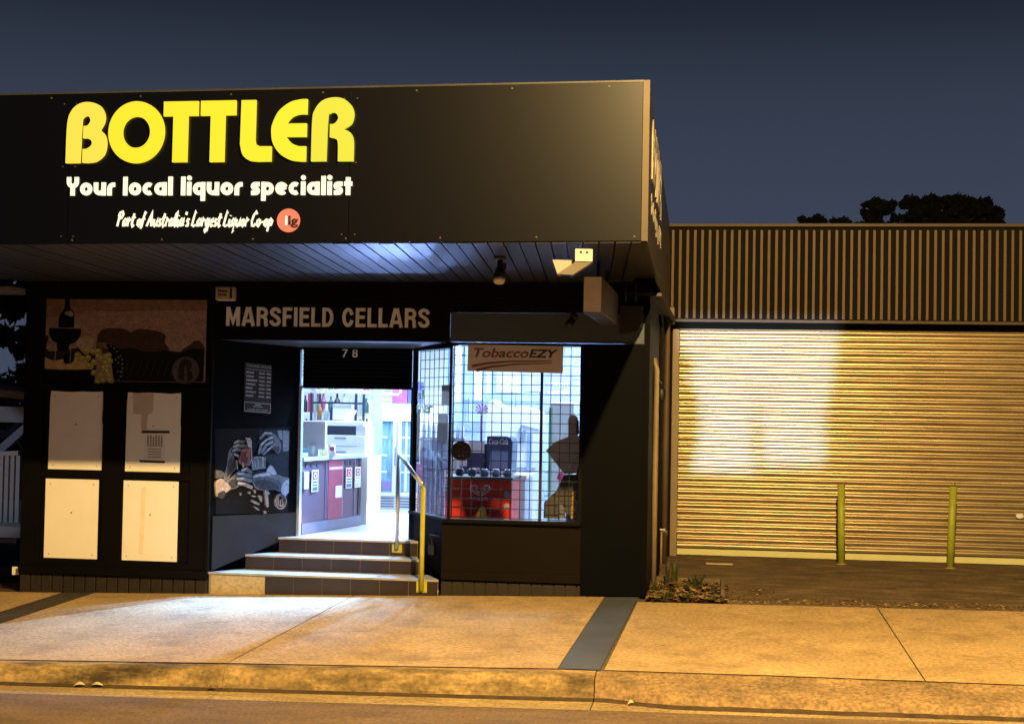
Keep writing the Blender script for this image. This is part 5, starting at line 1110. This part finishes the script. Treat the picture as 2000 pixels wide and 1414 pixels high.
# pipes on the flank wall
for lb, y, x, r, z0, z1, mt in (("pale downpipe on the flank wall nearest the pillar", .9, -.70, .028, .03, 2.2, CREAMF), ("thin dark conduit on the flank wall behind the downpipe", 1.9, -.705, .018, .03, 2.7, DKBR), ("brown downpipe on the flank wall next to the garage", 3.2, -.69, .035, .04, 2.8, BATT)):
    m = MB(); m.tube([(x, y, z0), (x, y, z1*.5), (x, y, z1), (x-.02, y, z1+.12)], r, 10); tag(m.build("downpipe", mt), lb, "pipe")
MT = thing("gas_meter", (-.68, 1.3, 2.0), "small black lamp fitting on the flank wall", "wall lamp")
m = MB(); m.tube([(-.72, 1.3, 2.10), (-.67, 1.3, 2.08), (-.665, 1.3, 2.02)], .012, 8); m.build("arm", DARKP, MT); MT.name = "flank_lamp"
m = MB(); m.lathe([(.02, .0), (.045, -.03), (.04, -.12), (.02, -.16)], (-.665, 1.3, 2.03), 12); m.build("shade", INK, MT)
TP = thing("water_tap", (-.67, 2.4, .4), "small brass garden tap low on the flank wall", "tap")
m = MB(); m.tube([(-.69, 2.4, .03), (-.69, 2.4, .46)], .012, 8); m.tube([(-.69, 2.4, .46), (-.63, 2.38, .46), (-.63, 2.38, .42)], .012, 8); m.build("pipe", CREAMF, TP)
m = MB(); m.box(-.71, -.65, 2.37, 2.39, .475, .487); m.build("handle", PALE, TP)
JB = thing("junction_box", (-.66, 3.9, 2.86), "brown box where the awning side meets the garage fascia", "box")
m = MB(); m.box(-.73, -.63, 3.80, 3.96, 2.83, 3.03, bev=.006); m.build("case", mat("tan_box", (.20, .16, .12), .6), JB)
m = MB(); m.box(-.71, -.65, 3.794, 3.7995, 2.86, 2.92); m.build("louvre", DKBR, JB)
PB = thing("offcut_board", (.0, 3.2, .03), "pale timber offcut lying on the driveway by the roller door", "board")
m = MB(); m.box(-.21, .10, 3.18, 3.25, .034, .05, bev=.003); m.build("timber", mat("pale_offcut", (.55, .45, .3), .7), PB)
FRM = thing("edging_plank", (-.2, .7, .03), "old timber edging around the weedy bed", "edging")
m = MB(); m.box(-.03, .01, -.05, 1.1, .03, .12, bev=.004); m.box(-.68, -.0, 1.1, 1.14, .03, .10, bev=.004); m.build("timber", mat("old_timber", (.13, .10, .07), .9, var=.3), FRM)

# leaf litter and weeds in the corner bed
LM = [mat("dry_leaf_%s" % n, c, .8, var=.3, scale=20) for n, c in (("tan", (.34, .22, .10)), ("brown", (.16, .09, .045)), ("dark", (.05, .035, .02)), ("green", (.10, .12, .035)))]
m = MB()
for k in range(1500):
    x = -.70+random.random()*.72; y = -.30+random.random()**1.3*1.5
    z = gz(x, 0)+.01+random.random()*max(.0, .07-.10*abs(x+.42)-.03*abs(y-.4))
    a = random.random()*6.28; l = .022+random.random()*.045; w2 = l*.45; tz = rnd(.03)
    c, s_ = math.cos(a), math.sin(a)
    m.face([(x-c*l, y-s_*l, z-tz), (x-s_*w2, y+c*w2, z+rnd(.02)), (x+c*l, y+s_*l, z+tz), (x+s_*w2, y-c*w2, z+rnd(.02))], mi=random.choice((0, 0, 0, 1, 1, 1, 2, 2, 3)))
for k in range(1100):
    x = -.6+random.random()**2*4.2; y = -.30+random.random()**1.6*(.35 if x > .5 else 1.2); z = gz(x, 0)+.006; a = random.random()*6.28; l = .008+random.random()*.018; c, s_ = math.cos(a), math.sin(a)
    m.face([(x-c*l, y-s_*l, z), (x-s_*l*.4, y+c*l*.4, z+.008), (x+c*l, y+s_*l, z+.003), (x+s_*l*.4, y-c*l*.4, z)], mi=random.choice((0, 1, 2)))
o = m.build("leaf_litter", LM, recalc=False); o["kind"] = "stuff"
GRN = mat("weed_green", (.05, .062, .018), .7, var=.3)
for i, (wx, wy, hh, n, lb) in enumerate(((-.50, -.27, .10, 60, "low green grass tuft at the footpath edge of the weedy bed"), (-.52, 1.0, .26, 40, "tall spindly weed at the back of the weedy bed"), (-.28, .75, .16, 45, "bushy weed in the middle of the weedy bed"), (-.36, -.27, .09, 45, "small grass tuft right of the larger edge tuft"), (-.62, .2, .14, 40, "weed against the shop flank wall"))):
    W_ = thing("weed_plant", (wx, wy, gz(wx, 0)), lb, "weed"); m = MB(); z0 = gz(wx, 0)
    for k in range(n):
        a = random.random()*6.28; l = hh*(.5+random.random()*.6); sp = l*(.25 if hh > .2 else .6); b0 = Vector((wx+rnd(.12), wy+rnd(.05), z0)); tip = b0+Vector((math.cos(a)*sp, math.sin(a)*sp, l)); wv = Vector((-math.sin(a), math.cos(a), 0))*.007
        md = (b0+tip)/2+Vector((0, 0, l*.12)); m.face([b0-wv, b0+wv, md+wv*.9, md-wv*.9]); m.face([md-wv*.9, md+wv*.9, tip])
    m.build("leaves", GRN, W_, recalc=False)
    m = MB(); m.tube([(wx, wy, z0-.01), (wx+.01, wy, z0+hh*.6)], .004, 5); m.build("stem", LM[1], W_)
# fallen leaves in the gutter
for k, (x, y, s_, r_, lb) in enumerate(((-4.63, -3.90, .045, .2, "pale curled leaf in the gutter, left of a pair"), (-4.50, -3.885, .05, -.1, "pale curled leaf in the gutter, right of a pair"), (-5.75, -3.90, .03, .6, "small pale leaf in the gutter at the far left"), (-3.63, -3.89, .035, .1, "brown leaf in the gutter below the kerb joint"), (-.62, -4.0, .025, .3, "tiny pale leaf in the gutter right of the kerb end"))):
    z = gx(LIP, x)+.018; c, q_ = math.cos(r_), math.sin(r_); m = MB(); n = 6; top = []
    for i in range(n+1):
        t = i/n*2-1; wd = s_*.42*(1-t*t)+.002
        top.append([m.b.verts.new((x+c*t*s_-q_*dv*wd, y+q_*t*s_+c*dv*wd*.8, z+.030*(1-t*t)*(.45 if dv else 1)+.006*t)) for dv in (-1, 0, 1)])
    for i in range(n):
        for j in range(2): m.b.faces.new((top[i][j], top[i+1][j], top[i+1][j+1], top[i][j+1])).smooth = True
    tag(m.build("fallen_leaf", LM[1] if k == 3 else mat("pale_leaf", (.62, .52, .34), .7), recalc=False), lb, "leaf", "leaves in the gutter")

# ================================================================== yard at the far left
VE = thing("veranda", (-8.2, 2.6, -.1), "neighbour's veranda end with roof edge and braced post beyond the shop", "veranda")
m = MB(); m.prism([(-9.6, 2.03), (-7.72, 1.84), (-7.72, 1.76), (-9.6, 1.93)], lambda u, v, d: (u, 2.0-d, v), -1.6, 0); m.build("roof", mat("grey_roof", (.25, .22, .19), .7), VE)
m = MB(); m.box(-9.6, -7.75, 2.05, 2.15, 1.52, 1.70); m.build("beam", mat("blue_grey_paint", (.40, .43, .5), .5), VE)
m = MB(); m.box(-7.97, -7.89, 2.06, 2.14, .1, 1.52); m.prism([(-8.4, 1.18), (-8.32, 1.12), (-7.95, 1.46), (-8.0, 1.52)], lambda u, v, d: (u, 2.10-d, v), -.03, .03); m.build("post", MATS["blue_grey_paint"], VE)
BA = thing("white_balustrade", (-8.2, 1.5, .2), "white vertical slat balustrade with a sloping top beside the shop", "balustrade")
m = MB(); x = -9.6
while x < -7.80:
    m.box(x, x+.045, 1.5, 1.53, .24, 1.10+(x+9.6)*.075*.8-.04); x += .066
m.build("slats", mat("white_slats", (.62, .64, .68), .5, var=.05), BA)
m = MB(); m.prism([(-9.6, 1.04), (-7.79, 1.165), (-7.79, 1.215), (-9.6, 1.09)], lambda u, v, d: (u, 1.515-d, v), -.03, .03); m.build("top_rail", MATS["white_slats"], BA)
m = MB(); m.box(-9.6, -7.78, 1.48, 1.55, .19, .24); m.build("bottom_rail", MATS["white_slats"], BA)
OB = thing("orange_bin", (-7.6, .2, -.1), "orange bin edge at the far left of the frame", "bin")
m = MB(); m.box(-8.25, -7.50, .0, .5, -.14, .18, bev=.02); m.build("body", mat("orange_plastic", (.55, .16, .04), .5), OB); OB.location = (-7.6, .2, -.1)
m = MB(); m.box(-8.27, -7.49, -.02, .52, .181, .21, bev=.008); m.build("lid", DARKP, OB)
m = MB(); m.box(-7.10, -7.03, .02, .04, .02, .10); tag(m.build("meter_plate", WHITEP), "small white plate low on the shop's left edge", "plate")
m = MB(); m.box(-7.55, -7.02, -.3, .3, 2.86, 2.9); tag(m.build("gutter_flashing", mat("grey_metal", (.3, .32, .35), .4, .5)), "short grey metal flashing under the awning at the far left", "flashing")
def tree(name, cx, cy, base, top, rx, n, label, seed, trunk_to=None, lo=None):
    rg = random.Random(seed); T = thing(name, (cx, cy, base), label, "tree", "trees behind the roofs")
    m = MB(); m.tube([(cx, cy, base), (cx+.2, cy, (base+top)/2), (cx, cy, top-rx*.5)], [.35, .25, .06], 8)
    for k in range(6):
        a = k*1.05+rg.random(); z = base+(top-base)*(.45+.08*k)
        m.tube([(cx, cy, z), (cx+math.cos(a)*rx*.35, cy+math.sin(a)*rx*.35, z+rx*.3), (cx+math.cos(a)*rx*.75, cy+math.sin(a)*rx*.75, z+rx*.45)], [.12, .08, .03], 6)
    m.build("trunk", BARK, T)
    m = MB(); lo = lo or base+(top-base)*.35; cl = []
    for k in range(int(34+rx*22)):
        a = rg.random()*6.28; r = rx*rg.random()**.5*.85; z = lo+(top-lo)*rg.random()
        f = 1-.42*((z-lo)/(top-lo))**2
        cl.append((cx+math.cos(a)*r*f, cy+math.sin(a)*r*f, min(z, top-rx*.18), rx*(.07+.16*rg.random()**1.5)))
    for k in range(n):
        c = rg.choice(cl); d = Vector((rg.gauss(0, 1), rg.gauss(0, 1), rg.gauss(0, .75))).normalized()*c[3]*rg.random()**.4
        p = Vector(c[:3])+d; s_ = .05+rg.random()*.09
        u = Vector((rg.gauss(0, 1), rg.gauss(0, 1), rg.gauss(0, 1))).normalized(); v = u.cross(Vector((rg.gauss(0, 1), rg.gauss(0, 1), rg.gauss(0, 1)))).normalized()
        m.face([p-u*s_, p+v*s_*.5, p+u*s_, p-v*s_*.5])
    m.build("crown", LEAFD, T, recalc=False)
tree("gum_tree", 5.25, 40, 0, 9.40, .95, 5000, "tree with a small gappy crown left of the big clump", 3, lo=8.1)
tree("gum_tree", 6.75, 41, 0, 9.66, 1.15, 11000, "leftmost and tallest dense tree of the big clump above the garage", 5, lo=7.8)
tree("gum_tree", 7.75, 40, 0, 9.56, 1.25, 12000, "middle dense tree of the big clump above the garage", 8, lo=7.8)
tree("gum_tree", 8.75, 40.5, 0, 9.50, 1.05, 10000, "rightmost dense tree of the big clump above the garage", 11, lo=7.8)
tree("gum_tree", 2.95, 40, 0, 8.86, .75, 5500, "low dark treetop left end of the garage skyline", 13, lo=7.6)
tree("gum_tree", 3.75, 40, 0, 8.78, .95, 5500, "low dark treetop next to the gappy tree", 17, lo=7.6)
def yard_tree(): tree("shrub_tree", -9.6, 7, -.2, 4.6, 2.0, 16000, "dark shrub behind the veranda at the far left", 23, lo=.5)
yard_tree()
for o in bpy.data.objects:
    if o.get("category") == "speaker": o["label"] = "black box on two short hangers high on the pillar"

# loose pieces that are parts in their own right
def split_loose(o):
    b = bmesh.new(); b.from_mesh(o.data); b.verts.ensure_lookup_table(); seen = set(); comps = []
    for v in b.verts:
        if v in seen: continue
        st, comp = [v], []; seen.add(v)
        while st:
            a = st.pop(); comp.append(a)
            for e_ in a.link_edges:
                q_ = e_.other_vert(a)
                if q_ not in seen: seen.add(q_); st.append(q_)
        comps.append(comp)
    nm = o.name.split(".")[0]; mts = list(o.data.materials); par = o.parent
    for comp in comps:
        m_ = bmesh.new(); mp_ = {v: m_.verts.new(v.co) for v in comp}
        for f in {f for v in comp for f in v.link_faces}:
            g = m_.faces.new([mp_[v] for v in f.verts]); g.smooth = f.smooth; g.material_index = f.material_index
        me = bpy.data.meshes.new(nm); m_.to_mesh(me); m_.free()
        for mt in mts: me.materials.append(mt)
        n_ = bpy.data.objects.new(nm, me); C.objects.link(n_); n_.parent = par; n_.location = o.location
    b.free(); bpy.data.objects.remove(o)
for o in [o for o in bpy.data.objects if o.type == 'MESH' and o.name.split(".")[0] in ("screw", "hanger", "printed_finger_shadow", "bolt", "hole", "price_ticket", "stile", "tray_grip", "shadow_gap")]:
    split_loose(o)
